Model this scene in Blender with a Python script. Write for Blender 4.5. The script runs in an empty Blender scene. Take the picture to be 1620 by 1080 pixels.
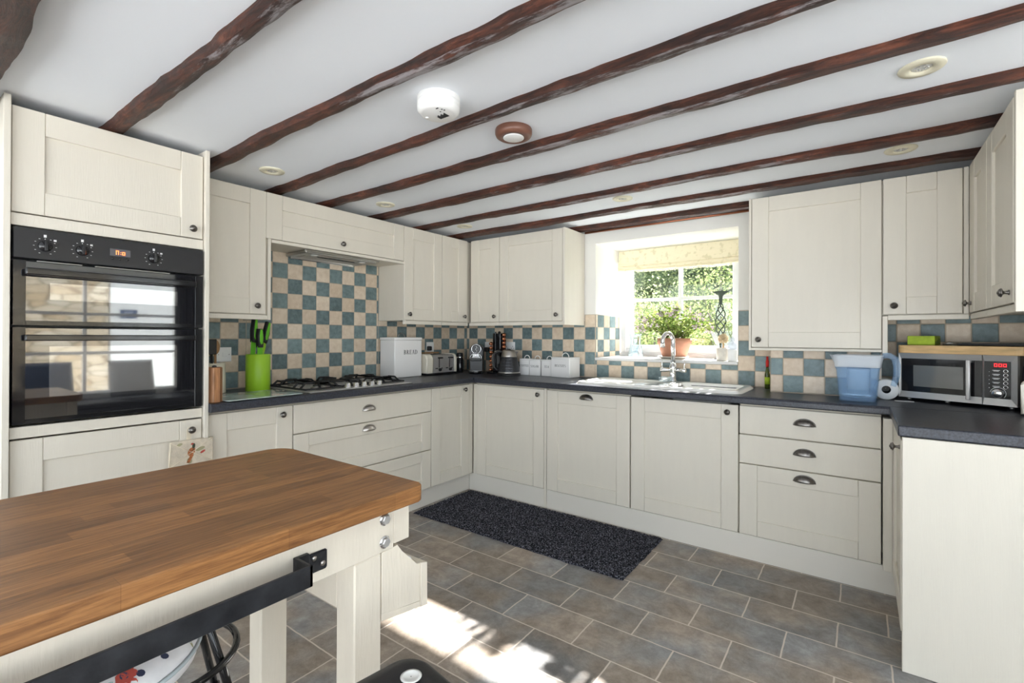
import bpy, bmesh, math, random
from mathutils import Matrix, Vector, noise as mnoise
random.seed(7)
SC = bpy.context.scene
COL = SC.collection
PI = math.pi

# ------------------------------------------------------------------ materials
def new_mat(name):
    m = bpy.data.materials.new(name); m.use_nodes = True
    nt = m.node_tree
    return m, nt, nt.nodes['Principled BSDF']

def mat(name, color, rough=0.5, metal=0.0, spec=0.5, noise=None, bump=None, trans=0.0, ior=1.45, coat=0.0, emit=None, emit_s=1.0, sss=0.0):
    """noise=(scale, amount[, (sx,sy,sz)]) colour variation; bump=(scale, strength[, (sx,sy,sz)])"""
    m, nt, b = new_mat(name)
    b.inputs['Base Color'].default_value = (*color, 1)
    b.inputs['Roughness'].default_value = rough
    b.inputs['Metallic'].default_value = metal
    b.inputs['Specular IOR Level'].default_value = spec
    b.inputs['Transmission Weight'].default_value = trans
    b.inputs['IOR'].default_value = ior
    b.inputs['Coat Weight'].default_value = coat
    b.inputs['Coat Roughness'].default_value = 0.05
    if emit:
        b.inputs['Emission Color'].default_value = (*emit, 1)
        b.inputs['Emission Strength'].default_value = emit_s
    if noise or bump:
        tc = nt.nodes.new('ShaderNodeTexCoord')
    if noise:
        n = nt.nodes.new('ShaderNodeTexNoise'); n.inputs['Scale'].default_value = noise[0]; n.inputs['Detail'].default_value = 6
        src = tc.outputs['Object']
        if len(noise) > 2:
            mp = nt.nodes.new('ShaderNodeMapping'); mp.inputs['Scale'].default_value = noise[2]
            nt.links.new(src, mp.inputs[0]); src = mp.outputs[0]
        nt.links.new(src, n.inputs['Vector'])
        r = nt.nodes.new('ShaderNodeValToRGB')
        a = noise[1]
        r.color_ramp.elements[0].position = .3; r.color_ramp.elements[1].position = .7
        r.color_ramp.elements[0].color = (*[max(0, c * (1 - a)) for c in color], 1)
        r.color_ramp.elements[1].color = (*[min(1, c * (1 + a)) for c in color], 1)
        nt.links.new(n.outputs['Fac'], r.inputs[0]); nt.links.new(r.outputs[0], b.inputs['Base Color'])
    if bump:
        n = nt.nodes.new('ShaderNodeTexNoise'); n.inputs['Scale'].default_value = bump[0]; n.inputs['Detail'].default_value = 5
        src = tc.outputs['Object']
        if len(bump) > 2:
            mp = nt.nodes.new('ShaderNodeMapping'); mp.inputs['Scale'].default_value = bump[2]
            nt.links.new(src, mp.inputs[0]); src = mp.outputs[0]
        nt.links.new(src, n.inputs['Vector'])
        bp = nt.nodes.new('ShaderNodeBump'); bp.inputs['Strength'].default_value = bump[1]; bp.inputs['Distance'].default_value = .01
        nt.links.new(n.outputs['Fac'], bp.inputs['Height']); nt.links.new(bp.outputs[0], b.inputs['Normal'])
    return m

def rgb(r, g, b):
    f = lambda c: (c / 255 / 12.92) if c / 255 <= .04045 else ((c / 255 + .055) / 1.055) ** 2.4
    return (f(r), f(g), f(b))

M = {}
M['cream'] = mat('cream_paint', (0.70, 0.655, 0.568), .42, noise=(9, .014, (3, 3, .4)), bump=(60, .10, (4, 4, .25)))
M['carcass'] = mat('cream_board', (0.76, 0.70, 0.58), .5)
M['paintwood'] = mat('cream_painted_wood', (0.72, 0.655, 0.55), .5, noise=(7, .05, (2, 2, .5)), bump=(40, .15, (4, 4, .5)))
M['ceil'] = mat('ceiling_plaster', (0.875, 0.91, 0.965), .9, bump=(9, .12))  # bluish tint puts the window's sky light into the paint colour
M['wallw'] = mat('wall_plaster', (0.78, 0.765, 0.725), .9, bump=(14, .08))
M['white'] = mat('white_plastic', (0.86, 0.86, 0.85), .35)
M['upvc'] = mat('white_frame', (0.76, 0.765, 0.775), .35)
M['sill'] = mat('white_sill', (0.70, 0.69, 0.68), .4)
M['grout'] = mat('grout', (0.46, 0.385, 0.30), .9)
M['worktop'] = mat('slate_laminate', (0.032, 0.035, 0.047), .33, noise=(160, .55), bump=(120, .06))
M['plinth'] = mat('plinth_paint', (0.70, 0.665, 0.60), .5, bump=(50, .06, (.3, 3, 3)))
M['pewter'] = mat('pewter', (0.20, 0.185, 0.17), .32, .95, noise=(60, .3))
M['pewterb'] = mat('brushed_pewter', (0.50, 0.47, 0.44), .28, 1)
M['blackg'] = mat('black_gloss', (0.010, 0.010, 0.011), .08, spec=.6)
M['blackp'] = mat('black_panel', (0.016, 0.016, 0.018), .3)
M['blackm'] = mat('black_matt', (0.018, 0.018, 0.02), .55)
M['ovenglass'] = mat('oven_glass', (0.012, 0.012, 0.014), .03, ior=2.3)
M['ovenin'] = mat('oven_inner_glass', (0.10, 0.095, 0.088), .03, ior=3.0)
M['chrome'] = mat('chrome', (0.86, 0.86, 0.87), .06, 1)
M['steel'] = mat('steel', (0.60, 0.595, 0.585), .38, .72, bump=(220, .03, (1, 40, 40)))
M['steelm'] = mat('satin_steel', (0.42, 0.41, 0.40), .38, 1)
M['iron'] = mat('cast_iron', (0.018, 0.018, 0.019), .5, bump=(140, .2))
M['darkiron'] = mat('dark_flat_steel', (0.035, 0.036, 0.04), .42, .6, noise=(25, .4), bump=(60, .08))
M['enamel'] = mat('white_enamel', (0.85, 0.84, 0.83), .2, coat=.4)
M['ink'] = mat('black_ink', (0.03, 0.03, 0.032), .5)
M['green'] = mat('lime_plastic', rgb(150, 195, 45), .4)
M['greend'] = mat('green_plastic', rgb(105, 190, 40), .4)
M['ceramic'] = mat('white_ceramic', (0.88, 0.87, 0.84), .12, coat=.3)
M['terracotta'] = mat('terracotta', (0.42, 0.20, 0.125), .8, noise=(12, .15), bump=(60, .1))
M['leaf'] = None
M['copper'] = mat('copper', (0.62, 0.26, 0.14), .25, 1)
M['blackpl'] = mat('black_plastic', (0.014, 0.014, 0.015), .42, bump=(200, .05))
M['toastcream'] = mat('cream_enamel', (0.82, 0.77, 0.65), .22, coat=.3)
M['blueplas'] = None
M['oakblock'] = mat('acacia', (0.30, 0.14, 0.06), .45, noise=(18, .45, (6, 6, .6)))
M['paper'] = mat('white_paper', (0.85, 0.85, 0.84), .9)
M['chopping'] = mat('beech_board', (0.66, 0.44, 0.21), .5, noise=(22, .2, (.6, 4, 4)))
M['board_dark'] = mat('dark_pan', (0.03, 0.03, 0.032), .35)
M['brass'] = mat('brass', (0.6, 0.42, 0.2), .3, 1)
M['redp'] = mat('red_plastic', rgb(190, 25, 20), .4)
M['oilgreen'] = mat('oil_glass', (0.12, 0.16, 0.03), .1, trans=.5)
M['fabric_blue'] = mat('blue_fabric', (0.05, 0.075, 0.13), .9, bump=(120, .2))
M['fabric_grey'] = mat('grey_fabric', (0.3, 0.3, 0.31), .9, bump=(120, .2))
M['curtain'] = mat('dark_curtain', (0.035, 0.037, 0.045), .9)
M['copperpipe'] = mat('pipe_copper', (0.42, 0.17, 0.10), .35, 1)
M['display'] = mat('grey_display', (0.10, 0.10, 0.11), .25)
M['amber'] = mat('amber_led', (0.9, 0.3, 0.1), .5, emit=(1, .25, .06), emit_s=1.3)
M['redled'] = mat('red_led', (0.9, 0.05, 0.05), .5, emit=(1, .02, .03), emit_s=1.1)
M['offwhite'] = mat('off_white_print', (0.75, 0.75, 0.75), .5)
M['hoodmetal'] = mat('hood_steel', (0.50, 0.49, 0.47), .33, 1)
M['lampglass'] = mat('lamp_glass', (0.75, 0.75, 0.72), .15, coat=.5)
M['ivory'] = mat('ivory_trim', (0.78, 0.74, 0.58), .4)
M['browncase'] = mat('brown_case', (0.17, 0.075, 0.05), .35)
M['cloth'] = mat('print_cloth', (0.62, 0.55, 0.44), .95, noise=(40, .12), bump=(160, .2))
M['clothbind'] = mat('cloth_binding', (0.72, 0.64, 0.50), .95)
M['russet'] = mat('russet_print', (0.36, 0.13, 0.05), .95, noise=(90, .5))
M['bottlegreen'] = mat('green_print', (0.05, 0.07, 0.045), .95)
M['oliveprint'] = mat('olive_print', (0.35, 0.33, 0.2), .95)
M['redprint'] = mat('red_print', (0.45, 0.08, 0.06), .95)
M['blueprint'] = mat('navy_print', (0.04, 0.05, 0.10), .95)
M['floralw'] = mat('floral_white', (0.78, 0.78, 0.80), .5, noise=(30, .08))
M['bristle'] = mat('brush_bristle', (0.72, 0.58, 0.38), .9)
M['stoneware'] = mat('stoneware', (0.66, 0.62, 0.55), .5, noise=(40, .1))
M['greeniron'] = mat('verdigris_iron', (0.06, 0.08, 0.065), .6, .5)
M['soil'] = mat('soil', (0.05, 0.035, 0.025), .95)
M['stem'] = mat('stem_bark', (0.16, 0.12, 0.07), .9)
M['petal'] = mat('pale_petal', (0.72, 0.58, 0.66), .8)
M['bark'] = mat('tree_bark', (0.09, 0.07, 0.055), .95, bump=(20, .5))
M['bounce_ground'] = mat('bounce_gravel', (0.60, 0.59, 0.57), .95, noise=(30, .15))
M['ground'] = mat('garden_grass', (0.06, 0.10, 0.025), .95, noise=(6, .4))
M['tissuebox'] = mat('lime_card', rgb(160, 185, 40), .6, noise=(30, .18))
M['leafprint'] = mat('green_card', rgb(70, 110, 35), .6)
M['foam'] = mat('dark_slot', (0.008, 0.008, 0.008), .6)
M['bronze_toast'] = mat('wood_tongs', (0.36, 0.2, 0.09), .6)
M['spoonwood'] = mat('spoon_wood', (0.34, 0.19, 0.09), .6)
M['bluesign'] = mat('blue_sign', (0.03, 0.06, 0.16), .5)
M['rubber'] = mat('rubber', (0.02, 0.02, 0.02), .7)

def mix_shader_mat(name, a, b_, fac):
    m = bpy.data.materials.new(name); m.use_nodes = True; nt = m.node_tree; nt.nodes.clear()
    out = nt.nodes.new('ShaderNodeOutputMaterial'); mx = nt.nodes.new('ShaderNodeMixShader'); mx.inputs[0].default_value = fac
    A = a(nt); B = b_(nt)
    nt.links.new(A.outputs[0], mx.inputs[1]); nt.links.new(B.outputs[0], mx.inputs[2]); nt.links.new(mx.outputs[0], out.inputs[0])
    return m
def sh(kind, color, rough=None):
    def f(nt):
        n = nt.nodes.new(kind); n.inputs[0].default_value = (*color, 1)
        if rough is not None: n.inputs['Roughness'].default_value = rough
        return n
    return f
M['pane'] = mix_shader_mat('window_pane', sh('ShaderNodeBsdfTransparent', (.97, .98, .98)), sh('ShaderNodeBsdfGlossy', (1, 1, 1), .02), .05)
M['thinglass'] = mix_shader_mat('clear_glass', sh('ShaderNodeBsdfTransparent', (.90, .95, .97)), sh('ShaderNodeBsdfGlossy', (1, 1, 1), .04), .16)
def leafmat(name, c1, c2, tr=.45):
    m = bpy.data.materials.new(name); m.use_nodes = True; nt = m.node_tree; nt.nodes.clear()
    out = nt.nodes.new('ShaderNodeOutputMaterial'); mx = nt.nodes.new('ShaderNodeMixShader'); mx.inputs[0].default_value = tr
    g = nt.nodes.new('ShaderNodeNewGeometry'); r = nt.nodes.new('ShaderNodeValToRGB')
    r.color_ramp.elements[0].color = (*c1, 1); r.color_ramp.elements[1].color = (*c2, 1)
    nt.links.new(g.outputs['Random Per Island'], r.inputs[0])
    d = nt.nodes.new('ShaderNodeBsdfDiffuse'); t = nt.nodes.new('ShaderNodeBsdfTranslucent')
    nt.links.new(r.outputs[0], d.inputs[0]); nt.links.new(r.outputs[0], t.inputs[0])
    nt.links.new(d.outputs[0], mx.inputs[1]); nt.links.new(t.outputs[0], mx.inputs[2]); nt.links.new(mx.outputs[0], out.inputs[0])
    return m
M['leaf'] = leafmat('plant_leaf', (0.08, 0.15, 0.03), (0.34, 0.40, 0.12), .35)
M['treeleaf'] = leafmat('tree_leaf', (0.09, 0.13, 0.045), (0.38, 0.42, 0.18), .32)
M['treeleafb'] = leafmat('hedge_leaf', (0.11, 0.15, 0.07), (0.42, 0.46, 0.24), .4)
M['blossom'] = leafmat('red_blossom', (0.30, 0.08, 0.07), (0.5, 0.3, 0.26), .3)
def jugmat():
    m = bpy.data.materials.new('blue_clear_plastic'); m.use_nodes = True; nt = m.node_tree; nt.nodes.clear()
    out = nt.nodes.new('ShaderNodeOutputMaterial'); mx = nt.nodes.new('ShaderNodeMixShader'); mx.inputs[0].default_value = .20
    t = nt.nodes.new('ShaderNodeBsdfTransparent'); t.inputs[0].default_value = (.86, .93, .99, 1)
    p = nt.nodes.new('ShaderNodeBsdfPrincipled'); p.inputs['Base Color'].default_value = (.46, .66, .92, 1); p.inputs['Roughness'].default_value = .2
    nt.links.new(t.outputs[0], mx.inputs[1]); nt.links.new(p.outputs[0], mx.inputs[2]); nt.links.new(mx.outputs[0], out.inputs[0])
    return m
M['blueplas'] = jugmat()
M['milky'] = mix_shader_mat('milky_plastic', sh('ShaderNodeBsdfTransparent', (.92, .95, 1)), sh('ShaderNodeBsdfDiffuse', (.85, .89, .93)), .5)

def tile_mat(name, c1, c2):
    m, nt, b = new_mat(name)
    g = nt.nodes.new('ShaderNodeNewGeometry'); tc = nt.nodes.new('ShaderNodeTexCoord')
    n = nt.nodes.new('ShaderNodeTexNoise'); n.inputs['Scale'].default_value = 32; n.inputs['Detail'].default_value = 7; n.inputs['Roughness'].default_value = .65
    nt.links.new(tc.outputs['Object'], n.inputs['Vector'])
    ad = nt.nodes.new('ShaderNodeMath'); ad.operation = 'MULTIPLY_ADD'; ad.inputs[1].default_value = .35
    nt.links.new(g.outputs['Random Per Island'], ad.inputs[0]); nt.links.new(n.outputs['Fac'], ad.inputs[2])
    r = nt.nodes.new('ShaderNodeValToRGB'); r.color_ramp.elements[0].position = .4; r.color_ramp.elements[1].position = .95
    r.color_ramp.elements[0].color = (*c1, 1); r.color_ramp.elements[1].color = (*c2, 1)
    nt.links.new(ad.outputs[0], r.inputs[0]); nt.links.new(r.outputs[0], b.inputs['Base Color'])
    bp = nt.nodes.new('ShaderNodeBump'); bp.inputs['Strength'].default_value = .6; bp.inputs['Distance'].default_value = .005
    nt.links.new(n.outputs['Fac'], bp.inputs['Height']); nt.links.new(bp.outputs[0], b.inputs['Normal'])
    b.inputs['Roughness'].default_value = .38
    return m
M['tilec'] = tile_mat('cream_tile', (0.58, 0.455, 0.33), (0.76, 0.65, 0.52))
M['tileg'] = tile_mat('teal_tile', (0.075, 0.117, 0.126), (0.20, 0.28, 0.287))

def floor_mat():
    m, nt, b = new_mat('slate_floor_tiles')
    tc = nt.nodes.new('ShaderNodeTexCoord'); mp = nt.nodes.new('ShaderNodeMapping')
    mp.inputs['Location'].default_value = (-1.467 + .3475 * 20, 1.597 + .205 * 40, 0)
    nt.links.new(tc.outputs['Object'], mp.inputs[0])
    nw = nt.nodes.new('ShaderNodeTexNoise'); nw.inputs['Scale'].default_value = 14
    nt.links.new(tc.outputs['Object'], nw.inputs['Vector'])
    sub = nt.nodes.new('ShaderNodeVectorMath'); sub.operation = 'SUBTRACT'; sub.inputs[1].default_value = (.5, .5, .5)
    nt.links.new(nw.outputs['Color'], sub.inputs[0])
    sc = nt.nodes.new('ShaderNodeVectorMath'); sc.operation = 'SCALE'; sc.inputs['Scale'].default_value = .006
    nt.links.new(sub.outputs[0], sc.inputs[0])
    ad = nt.nodes.new('ShaderNodeVectorMath'); nt.links.new(mp.outputs[0], ad.inputs[0]); nt.links.new(sc.outputs[0], ad.inputs[1])
    br = nt.nodes.new('ShaderNodeTexBrick')
    br.inputs['Scale'].default_value = 1; br.inputs['Brick Width'].default_value = .3475; br.inputs['Row Height'].default_value = .205
    br.inputs['Mortar Size'].default_value = .0034; br.inputs['Mortar Smooth'].default_value = .25; br.inputs['Bias'].default_value = 0
    br.inputs['Color1'].default_value = (.62, .62, .62, 1); br.inputs['Color2'].default_value = (1.0, 1.0, 1.0, 1); br.inputs['Mortar'].default_value = (1, 1, 1, 1)
    nt.links.new(ad.outputs[0], br.inputs['Vector'])
    n1 = nt.nodes.new('ShaderNodeTexNoise'); n1.inputs['Scale'].default_value = 9; n1.inputs['Detail'].default_value = 14; n1.inputs['Roughness'].default_value = .8
    n1.inputs['Distortion'].default_value = .25
    nt.links.new(tc.outputs['Object'], n1.inputs['Vector'])
    r1 = nt.nodes.new('ShaderNodeValToRGB'); e = r1.color_ramp.elements
    e[0].position = .3; e[0].color = (.15, .13, .118, 1); e[1].position = .72; e[1].color = (.50, .465, .44, 1)
    q = e.new(.5); q.color = (.30, .272, .254, 1)
    nt.links.new(n1.outputs['Fac'], r1.inputs[0])
    mu = nt.nodes.new('ShaderNodeMix'); mu.data_type = 'RGBA'; mu.blend_type = 'MULTIPLY'; mu.inputs[0].default_value = 1
    nt.links.new(r1.outputs[0], mu.inputs[6]); nt.links.new(br.outputs['Color'], mu.inputs[7])
    n2 = nt.nodes.new('ShaderNodeTexNoise'); n2.inputs['Scale'].default_value = 3; n2.inputs['Detail'].default_value = 3
    nt.links.new(tc.outputs['Object'], n2.inputs['Vector'])
    tint = nt.nodes.new('ShaderNodeMix'); tint.data_type = 'RGBA'; tint.blend_type = 'MULTIPLY'
    r2 = nt.nodes.new('ShaderNodeValToRGB'); r2.color_ramp.elements[0].position = .42; r2.color_ramp.elements[0].color = (1.12, 1.0, .86, 1); r2.color_ramp.elements[1].position = .62; r2.color_ramp.elements[1].color = (.93, 1.0, 1.06, 1)
    nt.links.new(n2.outputs['Fac'], r2.inputs[0]); tint.inputs[0].default_value = 1
    nt.links.new(mu.outputs[2], tint.inputs[6]); nt.links.new(r2.outputs[0], tint.inputs[7])
    fin = nt.nodes.new('ShaderNodeMix'); fin.data_type = 'RGBA'
    nt.links.new(br.outputs['Fac'], fin.inputs[0]); nt.links.new(tint.outputs[2], fin.inputs[6]); fin.inputs[7].default_value = (.60, .52, .45, 1)
    nt.links.new(fin.outputs[2], b.inputs['Base Color'])
    b.inputs['Roughness'].default_value = .36
    bp = nt.nodes.new('ShaderNodeBump'); bp.inputs['Strength'].default_value = .3; bp.inputs['Distance'].default_value = .004
    nt.links.new(n1.outputs['Fac'], bp.inputs['Height']); nt.links.new(bp.outputs[0], b.inputs['Normal'])
    return m
M['floor'] = floor_mat()

def beam_mat():
    m, nt, b = new_mat('stained_beam')
    N = nt.nodes.new; Lk = nt.links.new
    tc = N('ShaderNodeTexCoord'); mp = N('ShaderNodeMapping'); mp.inputs['Scale'].default_value = (1, 6, 6); Lk(tc.outputs['Object'], mp.inputs[0])
    n = N('ShaderNodeTexNoise'); n.inputs['Scale'].default_value = 6; n.inputs['Detail'].default_value = 9; n.inputs['Roughness'].default_value = .78; n.inputs['Distortion'].default_value = 1.4
    Lk(mp.outputs[0], n.inputs['Vector'])
    r = N('ShaderNodeValToRGB'); e = r.color_ramp.elements
    e[0].position = .36; e[0].color = (.018, .007, .005, 1); e[1].position = .66; e[1].color = (.20, .066, .034, 1)
    e.new(.5).color = (.075, .023, .012, 1)
    Lk(n.outputs['Fac'], r.inputs[0])
    mp3 = N('ShaderNodeMapping'); mp3.inputs['Scale'].default_value = (2, 3, 3); Lk(tc.outputs['Object'], mp3.inputs[0])
    n3 = N('ShaderNodeTexNoise'); n3.inputs['Scale'].default_value = 2; n3.inputs['Detail'].default_value = 4; Lk(mp3.outputs[0], n3.inputs['Vector'])
    r3 = N('ShaderNodeValToRGB'); r3.color_ramp.elements[0].position = .35; r3.color_ramp.elements[0].color = (.45, .42, .42, 1); r3.color_ramp.elements[1].position = .65; r3.color_ramp.elements[1].color = (1.15, 1.05, 1, 1)
    Lk(n3.outputs['Fac'], r3.inputs[0])
    mu = N('ShaderNodeMix'); mu.data_type = 'RGBA'; mu.blend_type = 'MULTIPLY'; mu.inputs[0].default_value = 1; Lk(r.outputs[0], mu.inputs[6]); Lk(r3.outputs[0], mu.inputs[7])
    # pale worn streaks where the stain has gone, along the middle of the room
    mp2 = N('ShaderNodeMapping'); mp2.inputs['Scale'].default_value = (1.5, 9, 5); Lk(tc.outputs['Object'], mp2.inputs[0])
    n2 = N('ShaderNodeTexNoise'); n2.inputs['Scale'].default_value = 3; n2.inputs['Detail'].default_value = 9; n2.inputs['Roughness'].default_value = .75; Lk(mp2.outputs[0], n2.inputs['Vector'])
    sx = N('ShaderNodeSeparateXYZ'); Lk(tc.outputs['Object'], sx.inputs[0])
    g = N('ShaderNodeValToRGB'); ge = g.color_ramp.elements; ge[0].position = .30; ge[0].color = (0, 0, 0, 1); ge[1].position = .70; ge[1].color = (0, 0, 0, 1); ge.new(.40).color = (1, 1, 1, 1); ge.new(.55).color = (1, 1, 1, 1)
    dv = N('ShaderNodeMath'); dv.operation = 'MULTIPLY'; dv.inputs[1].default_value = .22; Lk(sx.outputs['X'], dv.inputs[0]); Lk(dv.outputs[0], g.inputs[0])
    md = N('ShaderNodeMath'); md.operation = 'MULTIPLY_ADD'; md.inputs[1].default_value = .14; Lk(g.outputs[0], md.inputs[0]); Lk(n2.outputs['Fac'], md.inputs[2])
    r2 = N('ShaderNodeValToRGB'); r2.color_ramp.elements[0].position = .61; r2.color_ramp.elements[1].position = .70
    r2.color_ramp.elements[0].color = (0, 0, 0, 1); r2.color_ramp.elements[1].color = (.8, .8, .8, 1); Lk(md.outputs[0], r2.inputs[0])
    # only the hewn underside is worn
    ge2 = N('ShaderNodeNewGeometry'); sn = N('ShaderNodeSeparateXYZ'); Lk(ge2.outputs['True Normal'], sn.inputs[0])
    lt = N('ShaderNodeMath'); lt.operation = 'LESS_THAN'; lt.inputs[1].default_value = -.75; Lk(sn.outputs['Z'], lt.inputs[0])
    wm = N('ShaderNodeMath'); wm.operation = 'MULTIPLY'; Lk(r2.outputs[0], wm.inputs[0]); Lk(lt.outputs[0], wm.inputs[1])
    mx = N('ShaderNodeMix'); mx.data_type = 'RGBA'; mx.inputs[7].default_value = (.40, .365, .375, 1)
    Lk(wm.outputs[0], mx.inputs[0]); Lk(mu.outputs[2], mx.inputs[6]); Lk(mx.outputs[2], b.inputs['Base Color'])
    b.inputs['Roughness'].default_value = .45
    bp = N('ShaderNodeBump'); bp.inputs['Strength'].default_value = 1; bp.inputs['Distance'].default_value = .012
    Lk(n.outputs['Fac'], bp.inputs['Height']); Lk(bp.outputs[0], b.inputs['Normal'])
    return m
M['beam'] = beam_mat()

def oak_mat():
    m, nt, b = new_mat('oak_butcher_block')
    tc = nt.nodes.new('ShaderNodeTexCoord'); mp = nt.nodes.new('ShaderNodeMapping')
    mp.inputs['Rotation'].default_value = (0, 0, PI / 2); mp.inputs['Location'].default_value = (20, 20.01, 0)
    nt.links.new(tc.outputs['Object'], mp.inputs[0])
    br = nt.nodes.new('ShaderNodeTexBrick'); br.offset = .37; br.offset_frequency = 2; br.squash = .7; br.squash_frequency = 3
    br.inputs['Scale'].default_value = 1; br.inputs['Brick Width'].default_value = .34; br.inputs['Row Height'].default_value = .042
    br.inputs['Mortar Size'].default_value = .0004; br.inputs['Mortar Smooth'].default_value = 0; br.inputs['Bias'].default_value = 0
    br.inputs['Color1'].default_value = (.66, .655, .66, 1); br.inputs['Color2'].default_value = (1.10, 1.09, 1.06, 1); br.inputs['Mortar'].default_value = (.75, .7, .65, 1)
    nt.links.new(mp.outputs[0], br.inputs['Vector'])
    mg = nt.nodes.new('ShaderNodeMapping'); mg.inputs['Scale'].default_value = (26, 1.4, 26); nt.links.new(tc.outputs['Object'], mg.inputs[0])
    n = nt.nodes.new('ShaderNodeTexNoise'); n.inputs['Scale'].default_value = 6; n.inputs['Detail'].default_value = 8; n.inputs['Roughness'].default_value = .7; n.inputs['Distortion'].default_value = .5
    nt.links.new(mg.outputs[0], n.inputs['Vector'])
    r = nt.nodes.new('ShaderNodeValToRGB'); e = r.color_ramp.elements
    e[0].position = .34; e[0].color = (.14, .056, .016, 1); e[1].position = .72; e[1].color = (.40, .185, .062, 1)
    nt.links.new(n.outputs['Fac'], r.inputs[0])
    mu = nt.nodes.new('ShaderNodeMix'); mu.data_type = 'RGBA'; mu.blend_type = 'MULTIPLY'; mu.inputs[0].default_value = 1
    nt.links.new(r.outputs[0], mu.inputs[6]); nt.links.new(br.outputs['Color'], mu.inputs[7]); nt.links.new(mu.outputs[2], b.inputs['Base Color'])
    b.inputs['Roughness'].default_value = .42
    bp = nt.nodes.new('ShaderNodeBump'); bp.inputs['Strength'].default_value = .12; bp.inputs['Distance'].default_value = .004
    nt.links.new(n.outputs['Fac'], bp.inputs['Height']); nt.links.new(bp.outputs[0], b.inputs['Normal'])
    return m
M['oak'] = oak_mat()

def speck_mat(name, c0, c1, scale, p0, p1, rough):
    m, nt, b = new_mat(name)
    tc = nt.nodes.new('ShaderNodeTexCoord'); n = nt.nodes.new('ShaderNodeTexNoise'); n.inputs['Scale'].default_value = scale; n.inputs['Detail'].default_value = 2
    nt.links.new(tc.outputs['Object'], n.inputs['Vector'])
    r = nt.nodes.new('ShaderNodeValToRGB'); r.color_ramp.elements[0].position = p0; r.color_ramp.elements[1].position = p1
    r.color_ramp.elements[0].color = (*c0, 1); r.color_ramp.elements[1].color = (*c1, 1)
    nt.links.new(n.outputs['Fac'], r.inputs[0]); nt.links.new(r.outputs[0], b.inputs['Base Color'])
    b.inputs['Roughness'].default_value = rough; b.inputs['Specular IOR Level'].default_value = .2
    return m
M['mat'] = speck_mat('speckled_mat', (.008, .008, .011), (.20, .20, .24), 140, .48, .72, .95)
M['blind'] = speck_mat('printed_blind', (.80, .73, .55), (.66, .60, .42), 26, .55, .66, .9)
def stone_mat():
    m, nt, b = new_mat('rubble_stone')
    tc = nt.nodes.new('ShaderNodeTexCoord'); mp = nt.nodes.new('ShaderNodeMapping'); mp.inputs['Scale'].default_value = (1, 1.6, 4.5)
    nt.links.new(tc.outputs['Object'], mp.inputs[0])
    v = nt.nodes.new('ShaderNodeTexVoronoi'); v.inputs['Scale'].default_value = 1.8; nt.links.new(mp.outputs[0], v.inputs['Vector'])
    r = nt.nodes.new('ShaderNodeValToRGB'); r.color_ramp.elements[0].color = (.62, .46, .28, 1); r.color_ramp.elements[1].color = (.82, .74, .60, 1)
    nt.links.new(v.outputs['Color'], r.inputs[0])
    v2 = nt.nodes.new('ShaderNodeTexVoronoi'); v2.feature = 'DISTANCE_TO_EDGE'; v2.inputs['Scale'].default_value = 1.8; nt.links.new(mp.outputs[0], v2.inputs['Vector'])
    r2 = nt.nodes.new('ShaderNodeValToRGB'); r2.color_ramp.elements[0].color = (.35, .3, .25, 1); r2.color_ramp.elements[1].color = (1, 1, 1, 1); r2.color_ramp.elements[1].position = .08
    nt.links.new(v2.outputs['Distance'], r2.inputs[0])
    mu = nt.nodes.new('ShaderNodeMix'); mu.data_type = 'RGBA'; mu.blend_type = 'MULTIPLY'; mu.inputs[0].default_value = 1
    nt.links.new(r.outputs[0], mu.inputs[6]); nt.links.new(r2.outputs[0], mu.inputs[7]); nt.links.new(mu.outputs[2], b.inputs['Base Color'])
    b.inputs['Roughness'].default_value = .95
    return m
M['stone'] = stone_mat()

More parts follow.
